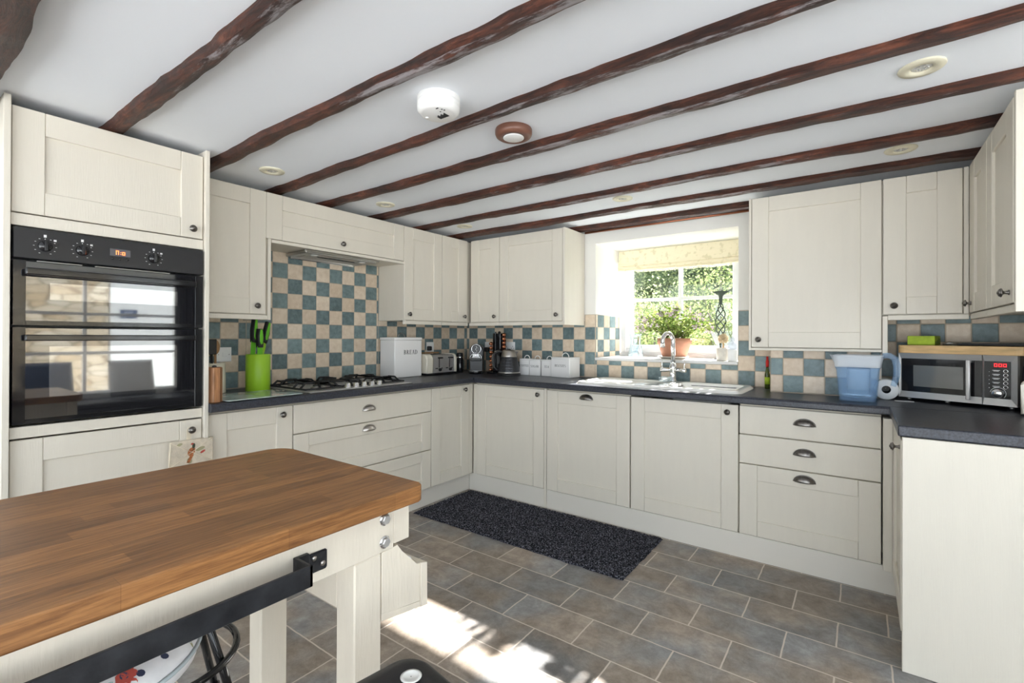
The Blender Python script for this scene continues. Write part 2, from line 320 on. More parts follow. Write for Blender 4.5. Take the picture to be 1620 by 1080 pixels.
# ------------------------------------------------------------------ mesh builder
class MB:
    def __init__(s): s.bm = bmesh.new()
    def add(s, vs, fs, mi=0, smooth=False):
        bv = [s.bm.verts.new(v) for v in vs]
        out = []
        for f in fs:
            try:
                fc = s.bm.faces.new([bv[i] for i in f]); fc.material_index = mi; fc.smooth = smooth; out.append(fc)
            except ValueError: pass
        return bv, out
    def box(s, x0, x1, y0, y1, z0, z1, bev=0, mi=0, seg=1, smooth=False, M_=None):
        vs = [(x, y, z) for x in (x0, x1) for y in (y0, y1) for z in (z0, z1)]
        fs = [(0, 1, 3, 2), (4, 6, 7, 5), (0, 4, 5, 1), (2, 3, 7, 6), (0, 2, 6, 4), (1, 5, 7, 3)]
        if M_ is not None: vs = [M_ @ Vector(v) for v in vs]
        bv, fc = s.add(vs, fs, mi, smooth)
        if bev:
            ed = list({e for f in fc for e in f.edges})
            r = bmesh.ops.bevel(s.bm, geom=ed, offset=bev, segments=seg, affect='EDGES', profile=.5)
            for f in r['faces']: f.material_index = mi; f.smooth = smooth or seg > 1
        return s
    def lathe(s, prof, c=(0, 0, 0), axis='z', seg=24, mi=0, smooth=True, M_=None, a0=0, a1=2 * PI, cap=True):
        full = abs(a1 - a0 - 2 * PI) < 1e-6
        n = seg if full else seg + 1
        vs = []
        for (r, z) in prof:
            for k in range(n):
                a = a0 + (a1 - a0) * k / seg
                p = (r * math.cos(a), r * math.sin(a), z)
                if axis == 'x': p = (p[2], p[0], p[1])
                elif axis == 'y': p = (p[1], p[2], p[0])
                elif axis == '-y': p = (p[0], -p[2], p[1])
                v = Vector(p)
                if M_ is not None: v = M_ @ v
                vs.append((v[0] + c[0], v[1] + c[1], v[2] + c[2]))
        fs = []
        for i in range(len(prof) - 1):
            for k in range(seg):
                k2 = (k + 1) % n
                fs.append((i * n + k, i * n + k2, (i + 1) * n + k2, (i + 1) * n + k))
        if cap and full:
            if prof[0][0] > 1e-6: fs.append(tuple(range(n - 1, -1, -1)))
            if prof[-1][0] > 1e-6: fs.append(tuple((len(prof) - 1) * n + k for k in range(n)))
        s.add(vs, fs, mi, smooth); return s
    def tube(s, pts, r, seg=8, closed=False, mi=0, smooth=True, cap=True):
        P = [Vector(p) for p in pts]; n = len(P)
        R = r if isinstance(r, (list, tuple)) else [r] * n
        vs = []; up = None
        for i in range(n):
            if closed: t = P[(i + 1) % n] - P[i - 1]
            else: t = P[min(i + 1, n - 1)] - P[max(i - 1, 0)]
            if t.length < 1e-9: t = Vector((0, 0, 1))
            t.normalize()
            if up is None:
                up = Vector((0, 0, 1)) if abs(t.z) < .9 else Vector((1, 0, 0))
            a = t.cross(up)
            if a.length < 1e-6: a = t.orthogonal()
            a.normalize(); b = a.cross(t); b.normalize(); up = b
            for k in range(seg):
                g = 2 * PI * k / seg
                vs.append(P[i] + (a * math.cos(g) + b * math.sin(g)) * R[i])
        fs = []
        for i in range(n if closed else n - 1):
            j = (i + 1) % n
            for k in range(seg):
                k2 = (k + 1) % seg
                fs.append((i * seg + k, i * seg + k2, j * seg + k2, j * seg + k))
        if cap and not closed:
            fs.append(tuple(range(seg - 1, -1, -1))); fs.append(tuple((n - 1) * seg + k for k in range(seg)))
        s.add(vs, fs, mi, smooth); return s
    def prism(s, poly, axis, a0, a1, mi=0, bev=0, smooth=False):
        n = len(poly)
        def p(q, a):
            if axis == 'x': return (a, q[0], q[1])
            if axis == 'y': return (q[0], a, q[1])
            return (q[0], q[1], a)
        vs = [p(q, a0) for q in poly] + [p(q, a1) for q in poly]
        fs = [tuple(range(n - 1, -1, -1)), tuple(range(n, 2 * n))] + [(k, (k + 1) % n, n + (k + 1) % n, n + k) for k in range(n)]
        bv, fc = s.add(vs, fs, mi, smooth)
        if bev:
            ed = list({e for f in fc[:2] for e in f.edges})
            r = bmesh.ops.bevel(s.bm, geom=ed, offset=bev, segments=2, affect='EDGES', profile=.5)
            for f in r['faces']: f.material_index = mi; f.smooth = True
        return s
    def ball(s, c, rx, ry=None, rz=None, seg=16, rings=10, mi=0):
        ry = ry or rx; rz = rz or rx
        n0 = len(s.bm.verts)
        prof = [(max(1e-5, math.sin(PI * i / rings)), -math.cos(PI * i / rings)) for i in range(rings + 1)]
        s.lathe(prof, c=c, seg=seg, mi=mi, M_=Matrix.Diagonal((rx, ry, rz)), cap=False); return s
    def grid(s, f, nu, nv, mi=0, smooth=True):
        vs = [f(i / nu, j / nv) for i in range(nu + 1) for j in range(nv + 1)]
        fs = [(i * (nv + 1) + j, (i + 1) * (nv + 1) + j, (i + 1) * (nv + 1) + j + 1, i * (nv + 1) + j + 1) for i in range(nu) for j in range(nv)]
        s.add(vs, fs, mi, smooth); return s
    def xform(s, m):
        for v in s.bm.verts: v.co = m @ v.co
        return s

ROOT = {}
def link(name, mb, mats, parent=None, world=True):
    if not isinstance(mats, (list, tuple)): mats = [mats]
    bmesh.ops.recalc_face_normals(mb.bm, faces=mb.bm.faces)
    if parent is not None and world and parent.name in ROOT:
        inv = ROOT[parent.name].inverted()
        for v in mb.bm.verts: v.co = inv @ v.co
    me = bpy.data.meshes.new(name); mb.bm.to_mesh(me); mb.bm.free()
    for m in mats: me.materials.append(m)
    o = bpy.data.objects.new(name, me); COL.objects.link(o)
    if parent is not None:
        o.parent = parent
        if parent.name in ROOT: ROOT[o.name] = ROOT[parent.name]
    return o
def tag(o, label, cat, group=None):
    o['label'] = label; o['category'] = cat
    if group: o['group'] = group
    return o
def thing(name, label, cat, loc=(0, 0, 0), rot=0, group=None):
    o = bpy.data.objects.new(name, None); COL.objects.link(o); o.location = loc; o.rotation_euler = (0, 0, rot)
    o.empty_display_size = .05
    ROOT[o.name] = Matrix.Translation(Vector(loc)) @ Matrix.Rotation(rot, 4, 'Z')
    return tag(o, label, cat, group)
def struct(name, mb, m):
    o = link(name, mb, m); o['kind'] = 'structure'; return o
def copy_tree(root, loc, rot=None, label=None, group=None):
    def cp(o, par):
        c = o.copy(); COL.objects.link(c)
        if par is not None: c.parent = par
        for ch in [x for x in ALLCH(o)]: cp(ch, c)
        return c
    def ALLCH(o): return list(o.children)
    r = cp(root, None); r.location = loc
    if rot is not None: r.rotation_euler = (0, 0, rot)
    if label: r['label'] = label
    if group: r['group'] = group
    return r

# ------------------------------------------------------------------ lettering (own serif strokes)
def letter(ch):
    """list of polygons in a unit-high box, and its advance width"""
    P = []; t = .15; h = .045
    def R(x0, x1, y0, y1): P.append([(x0, y0), (x1, y0), (x1, y1), (x0, y1)])
    def stem(x, y0=0, y1=1, serif=True):
        R(x, x + t, y0, y1)
        if serif:
            if y0 == 0: R(x - .07, x + t + .07, 0, h)
            if y1 == 1: R(x - .07, x + t + .07, 1 - h, 1)
    def arc(cx, cy, rx, ry, a0, a1, n=14, tt=t, hh=h):
        for k in range(n):
            a = math.radians(a0 + (a1 - a0) * k / n); b = math.radians(a0 + (a1 - a0) * (k + 1) / n)
            P.append([(cx + rx * math.cos(a), cy + ry * math.sin(a)), (cx + rx * math.cos(b), cy + ry * math.sin(b)),
                      (cx + (rx - tt) * math.cos(b), cy + (ry - hh) * math.sin(b)), (cx + (rx - tt) * math.cos(a), cy + (ry - hh) * math.sin(a))])
    def diag(x0, y0, x1, y1, w): P.append([(x0, y0), (x0 + w, y0), (x1 + w, y1), (x1, y1)])
    w = .7
    if ch == 'B': stem(.08); arc(.2, .745, .38, .255, -90, 90); arc(.2, .255, .45, .255, -90, 90); w = .72
    elif ch == 'R': stem(.08); arc(.2, .745, .38, .255, -90, 90); diag(.56, 0, .28, .5, t); R(.54, .80, 0, h); w = .8
    elif ch == 'E': stem(.08); R(.2, .58, 0, h * 1.2); R(.2, .56, 1 - h * 1.2, 1); R(.2, .48, .49, .53); R(.55, .60, 0, .22); R(.53, .58, .78, 1); R(.45, .48, .4, .62); w = .68
    elif ch == 'A': diag(.04, 0, .36, 1, .05); diag(.56, 0, .33, 1, t); R(.18, .62, .3, .34); R(-.02, .2, 0, h); R(.5, .8, 0, h); w = .8
    elif ch == 'D': stem(.08); arc(.2, .5, .55, .5, -90, 90); w = .82
    elif ch == 'C': arc(.42, .5, .40, .5, 50, 310, 20); R(.66, .70, .7, .98); w = .76
    elif ch == 'O': arc(.42, .5, .41, .5, 0, 360, 24); w = .84
    elif ch == 'F': stem(.08); R(.2, .56, 1 - h * 1.2, 1); R(.2, .48, .49, .53); R(.53, .58, .78, 1); R(.45, .48, .4, .62); w = .64
    elif ch == 'S': arc(.3, .745, .25, .255, 30, 270, 14, .12); arc(.3, .255, .28, .27, 90, -150, 14, .12); w = .6
    elif ch == 'U': R(.08, .08 + t, .3, 1); R(.62, .66, .3, 1); arc(.37, .3, .29, .3, 180, 360, 14, .1); R(.0, .3, 1 - h, 1); R(.55, .74, 1 - h, 1); w = .76
    elif ch == 'G': arc(.42, .5, .40, .5, 50, 320, 20); R(.62, .74, .06, .45); R(.55, .82, .43, .47); R(.66, .70, .7, .98); w = .84
    elif ch == 'T': stem(.28); R(.02, .68, 1 - h * 1.2, 1); R(.02, .06, .78, 1); R(.64, .68, .78, 1); w = .72
    elif ch == 'I': stem(.1); w = .36
    elif ch == '3': arc(.3, .74, .24, .26, 140, -90, 12, .12, .1); arc(.3, .26, .28, .28, 90, -150, 12, .12, .1); w = .66
    elif ch == '0': arc(.32, .5, .29, .5, 0, 360, 22, .12, .1); w = .68
    return P, w
def text_mb(txt, h, place, depth=.0006, gap=.1):
    """place(u, v, d): u along the text (metres, centred), v up, d out of the surface"""
    mb = MB(); tot = 0; L = []
    for c in txt:
        P, w = letter(c); L.append((P, tot)); tot += w + gap
    tot -= gap
    for P, x in L:
        for poly in P:
            a = [place((q[0] + x - tot / 2) * h, (q[1] - .5) * h, 0) for q in poly]
            b = [place((q[0] + x - tot / 2) * h, (q[1] - .5) * h, depth) for q in poly]
            n = len(poly)
            mb.add(a + b, [tuple(range(n)), tuple(range(n, 2 * n))] + [(k, (k + 1) % n, n + (k + 1) % n, n + k) for k in range(n)])
    return mb

# ------------------------------------------------------------------ room shell
ZC = 2.128            # ceiling
XR = 3.86             # right kitchen wall
W = .915              # worktop
def box_struct(name, m, *bs):
    mb = MB()
    for b in bs: mb.box(*b)
    return struct(name, mb, m)
box_struct('floor', M['floor'], (-.2, 6.0, -6.6, .12, -.1, 0))
box_struct('ceiling', M['ceil'], (-.2, 6.0, -6.6, .0, ZC, ZC + .2))
box_struct('wall_left', M['wallw'], (-.2, 0, -6.6, .75, -.1, ZC + .2))
# window wall with a deep reveal
WX0, WX1, WZ0, WZ1 = 1.381, 2.441, 1.078, 1.995
box_struct('wall_back', M['wallw'], (-.0, WX0, 0, .62, -.1, ZC + .2), (WX1, 4.0, 0, .62, -.1, ZC + .2), (WX0, WX1, 0, .62, -.1, WZ0 - .022), (WX0, WX1, 0, .62, WZ1 + .03, ZC + .2), (WX0, WX1, 0.0, .52, WZ1, WZ1 + .03))
box_struct('wall_right', M['wallw'], (XR, 4.0, -1.2, 0, -.1, ZC))
box_struct('wall_nook', M['wallw'], (4.0, 6.0, -.55, -.4, -.1, ZC))
# dining-side wall with window_2, rear wall opened for an added daylight window
NX = 5.7
def wall_with_hole_x(name, x0, x1, y0, y1, holes):
    mb = MB(); ys = sorted(holes); cur = y0
    for (a, b, z0, z1) in ys:
        mb.box(x0, x1, cur, a, -.1, ZC); mb.box(x0, x1, a, b, -.1, z0); mb.box(x0, x1, a, b, z1, ZC); cur = b
    mb.box(x0, x1, cur, y1, -.1, ZC)
    return struct(name, mb, M['wallw'])
wall_with_hole_x('wall_dining', NX, NX + .3, -6.6, -.4, [(-6.3, -3.15, .25, 2.06), (-2.75, -.85, .50, 2.02)])
mb = MB(); mb.box(-.2, .5, -6.6, -6.4, -.1, ZC); mb.box(5.2, 6, -6.6, -6.4, -.1, ZC); mb.box(.5, 5.2, -6.6, -6.4, 2.06, ZC); mb.box(.5, 5.2, -6.6, -6.4, -.1, .02)
struct('wall_front', mb, M['wallw'])

# window sill board of the deep reveal
mb = MB(); mb.box(WX0 + .001, WX1 - .001, -.014, .5, WZ0 - .022, WZ0, .004)
o = struct('trim_1', mb, M['sill'])

# kitchen window
def window(name, axis, pos, a0, a1, z0, z1, fw, bars_v, bars_h, depth=.06, sash=.0, barw=.028):
    """frame in plane (axis fixed at pos); bars at given coordinates"""
    def bx(mb, u0, u1, zz0, zz1, d0, d1, bev=.003):
        if axis == 'y': mb.box(u0, u1, d0, d1, zz0, zz1, bev)
        else: mb.box(d0, d1, u0, u1, zz0, zz1, bev)
    mb = MB(); d0, d1 = pos - depth / 2, pos + depth / 2
    bx(mb, a0, a0 + fw, z0, z1, d0, d1); bx(mb, a1 - fw, a1, z0, z1, d0, d1); bx(mb, a0 + fw, a1 - fw, z0, z0 + fw, d0, d1); bx(mb, a0 + fw, a1 - fw, z1 - fw, z1, d0, d1)
    f = struct(name, mb, M['upvc'])
    mb = MB()
    for b in bars_v: bx(mb, b - barw / 2, b + barw / 2, z0 + fw, z1 - fw, pos - .016, pos + .016, .002)
    for b in bars_h: bx(mb, a0 + fw, a1 - fw, b - barw / 2, b + barw / 2, pos - .0155, pos + .0155, .002)
    if bars_v or bars_h: g = link('glazing_bar', mb, M['upvc'], f)
    mb = MB(); bx(mb, a0 + fw * .8, a1 - fw * .8, z0 + fw * .8, z1 - fw * .8, pos - .004, pos + .004, 0)
    link('pane', mb, M['pane'], f)
    return f
win = window('window_1', 'y', .505, WX0 + .015, 2.42, 1.11, 1.985, .045, [], [])
mb = MB()   # inner opening sash
x0, x1, z0, z1 = 1.452, 2.362, 1.14, 1.95
for b in ((x0, x0 + .05, z0, z1), (x1 - .05, x1, z0, z1), (x0 + .05, x1 - .05, z0, z0 + .036), (x0 + .05, x1 - .05, z1 - .05, z1)):
    mb.box(b[0], b[1], .458, .5, b[2], b[3], .004)
mb.box(1.9 - .003, 1.9 + .026, .472, .5, z0, z1, .002); mb.box(x0 + .04, x1 - .04, .473, .5, 1.548, 1.574, .002)
link('sash', mb, M['upvc'], win)
mb = MB(); mb.box(WX0 + .001, WX1 - .001, .49, .56, WZ0 - .02, 1.11); link('sill_board', mb, M['upvc'], win)
window('window_2', 'x', NX + .06, -2.75, -.85, .50, 2.02, .05, [-1.86], [1.02, 1.5], barw=.035)
window('window_added_rear', 'y', -6.45, .5, 5.2, .02, 2.06, .07, [1.67, 2.85, 4.02], [], barw=.09)  # unseen rear window, added so daylight reaches the room
window('window_added_side', 'x', NX + .06, -6.3, -3.15, .25, 2.06, .06, [-5.25, -4.2], [], barw=.06)  # unseen side window, added and enlarged to light the hob wall

# tiles: every tile an island in the splashback of its wall
def tiles(name, place, u0, nu, pu, z0, z1, umin, umax, parity, zbase=1.0193, pz=.1007, extra=None):
    mb = MB(); g = .0022
    def q(ua, ub, za, zb, mi, d0=0.0015, d1=.007):
        ua += g; ub -= g; za += g; zb -= g
        if ub - ua < .006 or zb - za < .006: return
        jit = lambda: random.uniform(-.0008, .0008)
        c = .0022
        o_ = [(ua + jit(), za + jit()), (ub + jit(), za + jit()), (ub + jit(), zb + jit()), (ua + jit(), zb + jit())]
        cu = (ua + ub) / 2; cz = (za + zb) / 2
        inn = [(p[0] + (c if p[0] < cu else -c), p[1] + (c if p[1] < cz else -c)) for p in o_]
        vs = [place(p[0], p[1], d0) for p in o_] + [place(p[0], p[1], d1 - .0012) for p in o_] + [place(p[0], p[1], d1) for p in inn]
        fs = [(k, (k + 1) % 4, 4 + (k + 1) % 4, 4 + k) for k in range(4)] + [(4 + k, 4 + (k + 1) % 4, 8 + (k + 1) % 4, 8 + k) for k in range(4)] + [(8, 9, 10, 11)]
        mb.add(vs, fs, mi)
    for i in range(nu):
        for j in range(-1, 9):
            ua, ub = u0 + i * pu, u0 + (i + 1) * pu; za, zb = zbase + j * pz, zbase + (j + 1) * pz
            for (lu0, lu1, lz0, lz1) in (extra or [(umin, umax, z0, z1)]):
                a, b, c, d = max(ua, lu0), min(ub, lu1), max(za, lz0), min(zb, lz1)
                if b > a and d > c: q(a, b, c, d, (i + j + parity) % 2)
    for (lu0, lu1, lz0, lz1) in (extra or [(umin, umax, z0, z1)]):   # grout bed
        vs = [place(u, z, d) for d in (0.0002, .0045) for (u, z) in ((lu0, lz0), (lu1, lz0), (lu1, lz1), (lu0, lz1))]
        mb.add(vs, [(3, 2, 1, 0), (4, 5, 6, 7)] + [(k, (k + 1) % 4, 4 + (k + 1) % 4, 4 + k) for k in range(4)], 2)
    return struct(name, mb, [M['tilec'], M['tileg'], M['grout']])
# left wall: dark at cell i with y0=-1.912 (i=6 from -2.5366), row z 1.616 (j=6)
tiles('wall_left_tiles', lambda u, z, d: (d, u, z), -1.912 - 6 * .1041, 25, .1041, 0, 0, 0, 0, 1, extra=[(-2.52, -2.075, W, 1.37), (-2.075, -1.062, W, 1.80), (-1.062, -.001, W, 1.37)])
tiles('wall_back_tiles', lambda u, z, d: (u, -d, z), .145 - 2 * .1043, 40, .1043, 0, 0, 0, 0, 0,
      extra=[(.008, 1.287, W, 1.37), (1.287, WX0, W, 1.424), (WX0, WX1, W, WZ0 - .022), (WX1, 2.72, W, 1.424), (2.72, XR, W, 1.37)])
mb_ = tiles('wall_back_reveal_tiles', lambda u, z, d: (WX0 + d, u, z), .02 - .105, 6, .115, 0, 0, 0, 0, 1, extra=[(.001, .47, WZ0, 1.424)])
tiles('wall_right_tiles', lambda u, z, d: (XR - d, u, z), -1.25, 13, .1043, 0, 0, 0, 0, 0, extra=[(-1.19, -.008, W, 1.37)])
# tiled pipe boxing below the boiler cupboard
mb = MB(); mb.box(2.668, 3.2, -.25, -.01, W, 1.18); struct('wall_back_boxing', mb, M['wallw'])
tiles('wall_back_boxing_tiles', lambda u, z, d: (u, -.25 - d, z), 2.63, 6, .1045, 0, 0, 0, 0, 1, extra=[(2.668, 3.198, W, 1.178)])

# ------------------------------------------------------------------ ceiling beams
def beam(label, ya, yb, bend=(0, 0, 0), zs=2.096, seed=0, x1=5.68, top=0.0):
    mb = MB(); N = 190; rings = []
    for i in range(N + 1):
        x = .002 + (x1 - .002) * i / N
        def nz(k, a, f=1.6): return a * (mnoise.noise(Vector((x * f, seed * 7.3 + k * 3.1, .5))) + .55 * mnoise.noise(Vector((x * f * 3.3, seed * 5.1 + k * 2.7, 4.5))) + .4 * mnoise.noise(Vector((x * f * 8, seed * 3.3 + k * 1.7, 9.5))))
        b = bend[0] + bend[1] * (x / 5) + bend[2] * math.sin(PI * x / 4)
        y0 = ya + b + nz(1, .012); y1 = yb + b + nz(2, .012); z = zs + nz(3, .007)
        w = y1 - y0
        rings.append([(x, y0 - .004, ZC + .01), (x, y0 + nz(4, .004), z + .018), (x, y0 + .006 + nz(5, .004), z + .005 + nz(8, .004)), (x, y0 + w * .35, z - .001 + nz(6, .003)), (x, y0 + w * .7, z + nz(7, .003)), (x, y1 - .004, z + .006), (x, y1, ZC + .01)])
    n = 7; vs = [p for r in rings for p in r]
    fs = [(i * n + k, i * n + (k + 1) % n, (i + 1) * n + (k + 1) % n, (i + 1) * n + k) for i in range(N) for k in range(n)]
    fs += [tuple(range(n)), tuple(N * n + k for k in range(n - 1, -1, -1))]
    mb.add(vs, fs, 0, False)
    o = link('ceiling_beam', mb, M['beam'])
    return tag(o, label, 'beam', 'exposed ceiling beams')
beam('widest dark ceiling beam, at the camera end, above tall oven cupboard left edge', -3.36, -3.225, seed=1, zs=2.085)
beam('dark ceiling beam running in over the top of the tall oven cupboard door', -2.897, -2.835, seed=2)
beam('dark ceiling beam ending just past the right side of the tall oven cupboard', -2.468, -2.413, seed=3)
beam('dark ceiling beam between white smoke alarm and brown round alarm', -2.035, -1.985, (0, -.09, 0), seed=4)
beam('dark ceiling beam just behind the brown round alarm, on its window side', -1.698, -1.632, seed=5)
beam('dark ceiling beam just on the window side of the largest ivory downlight', -1.284, -1.214, seed=6)
beam('dark ceiling beam third from the window, passing above end of hob cupboard', -.858, -.782, seed=7)
beam('dark ceiling beam second from the window, just in front of the wall cupboards', -.45, -.365, seed=8)
beam('reddish ceiling beam tight against the wall directly above the window', -.105, -.012, seed=9, zs=2.090)
mb = MB(); mb.tube([(1.30, -.028, 2.084), (1.9, -.028, 2.084), (2.55, -.028, 2.084)], .008, 8)
tag(link('ceiling_pipe', mb, M['copperpipe']), 'thin copper pipe under the beam above the window', 'pipe')

# ------------------------------------------------------------------ cabinets
def cab(name, label, cat, side, a0, group=None):
    loc, rot = {'left': ((0, a0, 0), PI / 2), 'back': ((a0, 0, 0), 0), 'right': ((XR, a0, 0), -PI / 2)}[side]
    return thing(name, label, cat, loc, rot, group)
def lpart(name, parent, mats, *boxes, bev=.0015):
    mb = MB()
    for b in boxes: mb.box(b[0], b[1], -b[3], -b[2], b[4], b[5], b[6] if len(b) > 6 else bev)
    return link(name, mb, mats, parent, world=False)
def shaker(parent, u0, u1, z0, z1, d, st=.09, rl=.088, th=.021, name='door'):
    """d: outer face distance from the wall; frame-and-panel front"""
    mb = MB(); g = .0018; u0 += g; u1 -= g; z0 += g; z1 -= g
    B = .0022
    mb.box(u0, u0 + st, -d, -d + th, z0, z1, B); mb.box(u1 - st, u1, -d, -d + th, z0, z1, B)
    mb.box(u0 + st + .0006, u1 - st - .0006, -d + .0006, -d + th, z1 - rl, z1, B); mb.box(u0 + st + .0006, u1 - st - .0006, -d + .0006, -d + th, z0, z0 + rl, B)
    mb.box(u0 + st - .002, u1 - st + .002, -d + .0105, -d + th - .002, z0 + rl - .002, z1 - rl + .002)
    return link(name, mb, M['cream'], parent, world=False)
def slab(parent, u0, u1, z0, z1, d, th=.021, name='drawer_front'):
    g = .0018
    mb = MB(); mb.box(u0 + g, u1 - g, -d, -d + th, z0 + g, z1 - g, .0022)
    return link(name, mb, M['cream'], parent, world=False)
def knob_mesh():
    mb = MB()
    prof = [(.0085, 0), (.009, .002), (.0055, .005), (.005, .013), (.008, .017), (.0155, .0195), (.0165, .022), (.0155, .0235), (.0128, .0245), (.0135, .0265), (.0105, .029), (.0055, .030), (.0055, .0315), (.001, .0325)]
    mb.lathe(prof, axis='-y', seg=20)
    bmesh.ops.recalc_face_normals(mb.bm, faces=mb.bm.faces)
    me = bpy.data.meshes.new('knob'); mb.bm.to_mesh(me); mb.bm.free(); me.materials.append(M['pewter']); return me
KNOB = knob_mesh()
def knob(parent, u, z, d):
    o = bpy.data.objects.new('knob', KNOB); COL.objects.link(o); o.parent = parent; o.location = (u, -d, z); return o
def cup_mesh(m):
    mb = MB(); w, h, dp = .047, .034, .024
    # quarter-dome hood, open below
    nu, nv = 20, 8; vs = []; fs = []
    for off in (0, -.0022):
        for i in range(nu + 1):
            a = PI * i / nu
            for j in range(nv + 1):
                b = PI / 2 * j / nv
                x = (w + off) * math.cos(a) * (1 if j < nv else 1)
                rr = math.sin(a)
                vs.append(((w + off) * math.cos(a) * math.cos(b * .0), -(dp + off) * rr * math.sin(b) - .001, (h + off) * rr * math.cos(b)))
    n1 = (nu + 1) * (nv + 1)
    for L in (0, 1):
        for i in range(nu):
            for j in range(nv):
                a = L * n1 + i * (nv + 1) + j
                fs.append((a, a + nv + 1, a + nv + 2, a + 1))
    for i in range(nu):
        a = i * (nv + 1) + nv; b = a + nv + 1
        fs.append((a, b, b + n1, a + n1))
    mb.add(vs, fs, 0, True)
    # back flange rim
    pts = [(1.06 * w * math.cos(PI * k / 24), -.002, 1.06 * h * math.sin(PI * k / 24)) for k in range(25)]
    mb.tube(pts, .0028, 6)
    me = bpy.data.meshes.new('cup_handle'); mb.bm.to_mesh(me); mb.bm.free(); me.materials.append(m); return me
CUPD, CUPL = cup_mesh(M['pewter']), cup_mesh(M['pewterb'])
def cup(parent, u, z, d, me=None):
    o = bpy.data.objects.new('cup_handle', me or CUPD); COL.objects.link(o); o.parent = parent; o.location = (u, -d, z - .014); return o

ZD0, ZD1 = .138, .86     # base door band
DB = .567                # base door face, back wall
DL = .575                # left wall
UF = .33                 # wall cupboard door face (back), left .314
# --- tall oven housing
Y0 = -3.2
c = cab('oven_housing', 'tall cream oven cupboard with black double oven built in its middle', 'cupboard', 'left', Y0)
lpart('side_panel', c, M['cream'], (.0, .02, 0, .6, 0, 2.119)); lpart('side_panel', c, M['cream'], (.662, .68, 0, .6, 0, 2.119))
lpart('body', c, M['carcass'], (.02, .662, .02, .05, 0, 2.093), (.02, .662, .02, .555, 1.66, 1.69), (.02, .662, .05, .555, .855, .893), (.02, .662, .05, .555, .10, .13), (.02, .662, .05, .3, 2.06, 2.093))
lpart('filler_rail', c, M['cream'], (.022, .66, .555, .58, 1.648, 1.693)); lpart('filler_rail', c, M['cream'], (.022, .66, .555, .58, .854, .897))
d = shaker(c, .022, .66, 1.696, 2.092, .58); knob(d, .611, 1.738, .58)
d = shaker(c, .022, .66, .14, .849, .58); knob(d, .611, .802, .58)
lpart('plinth', c, M['plinth'], (.02, .662, .5, .53, 0, .137))
# --- left base run
c = cab('base_cupboard', 'cream base cupboard with one door, beside the tall oven cupboard', 'cupboard', 'left', -2.52, 'cream base cupboards')
lpart('body', c, M['carcass'], (0, .436, .02, DL - .023, ZD0, .872)); d = shaker(c, .002, .434, ZD0, ZD1, DL); knob(d, .370, .815, DL)
c = cab('pan_drawer_unit', 'wide cream three drawer unit under the gas hob', 'drawer unit', 'left', -2.084)
lpart('body', c, M['carcass'], (0, 1.052, .02, DL - .023, ZD0, .872))
d = slab(c, 0, 1.052, .695, ZD1, DL); cup(d, .504, .783, DL, CUPL)
d = shaker(c, 0, 1.052, .416, .693, DL, .09, .075, name='drawer_front'); cup(d, .504, .656, DL, CUPL)
d = shaker(c, 0, 1.052, ZD0, .414, DL, .09, .075, name='drawer_front')
c = cab('base_cupboard', 'narrow cream base cupboard right of the hob drawers, in the corner', 'cupboard', 'left', -1.03, 'cream base cupboards')
lpart('body', c, M['carcass'], (0, 1.02, .02, DL - .023, ZD0, .872)); d = shaker(c, 0, .418, ZD0, ZD1, DL); knob(d, .355, .823, DL)
lpart('corner_post', c, M['cream'], (.42, .463, DL - .05, DL - .004, ZD0, ZD1))
# --- back base run
c = cab('base_cupboard', 'cream corner base cupboard under kettle and tins, knob at its right', 'cupboard', 'back', .56, 'cream base cupboards')
lpart('body', c, M['carcass'], (.03, .692, .02, DB - .023, ZD0, .872)); d = shaker(c, .056, .692, ZD0, ZD1, DB); knob(d, .645, .819, DB)
lpart('corner_post', c, M['cream'], (.017, .055, DB - .05, DB - .004, ZD0, ZD1))
lpart('end_filler', c, M['cream'], (.694, .713, .02, DB + .001, 0, .872))
c = cab('appliance_unit', 'cream full height front with a single cup handle, left of sink cupboard', 'cupboard', 'back', 1.274)
lpart('body', c, M['carcass'], (.004, .63, .02, DB - .025, ZD0, .872)); d = shaker(c, .001, .632, ZD0, ZD1, DB); cup(d, .319, .826, DB)
c = cab('base_cupboard', 'wide cream base cupboard directly under the sink bowl, knob top right', 'cupboard', 'back', 1.909, 'cream base cupboards')
lpart('body', c, M['carcass'], (.0, .642, .02, DB - .025, ZD0, .69)); d = shaker(c, .002, .641, ZD0, ZD1, DB); knob(d, .585, .816, DB)
c = cab('drawer_unit', 'cream three drawer unit with dark cup handles, right of sink cupboard', 'drawer unit', 'back', 2.552)
lpart('body', c, M['carcass'], (.002, .64, .02, DB - .025, ZD0, .872))
d = slab(c, .002, .64, .7005, ZD1, DB); cup(d, .318, .791, DB)
d = slab(c, .002, .64, .5365, .6985, DB); cup(d, .318, .633, DB)
d = shaker(c, .002, .64, ZD0, .5345, DB, .09, .085, name='drawer_front'); cup(d, .318, .494, DB)
# --- right return
c = cab('base_cupboard', 'cream return cupboard with wide plain end panel facing the room', 'cupboard', 'right', -.59, 'cream base cupboards')
RD = XR - 3.231
lpart('body', c, M['carcass'], (-.56, .598, .02, RD - .03, .002, .872))
d = shaker(c, .045, .60, ZD0, ZD1, RD); knob(d, .535, .885 - .065, RD)
lpart('end_panel', c, M['cream'], (.602, .620, .005, RD - .003, .001, .872))
lpart('corner_post', c, M['cream'], (-.024, .043, RD - .0, RD + .035, ZD0, ZD1))
lpart('plinth', c, M['plinth'], (-.03, .60, RD - .06, RD - .045, 0, .137))
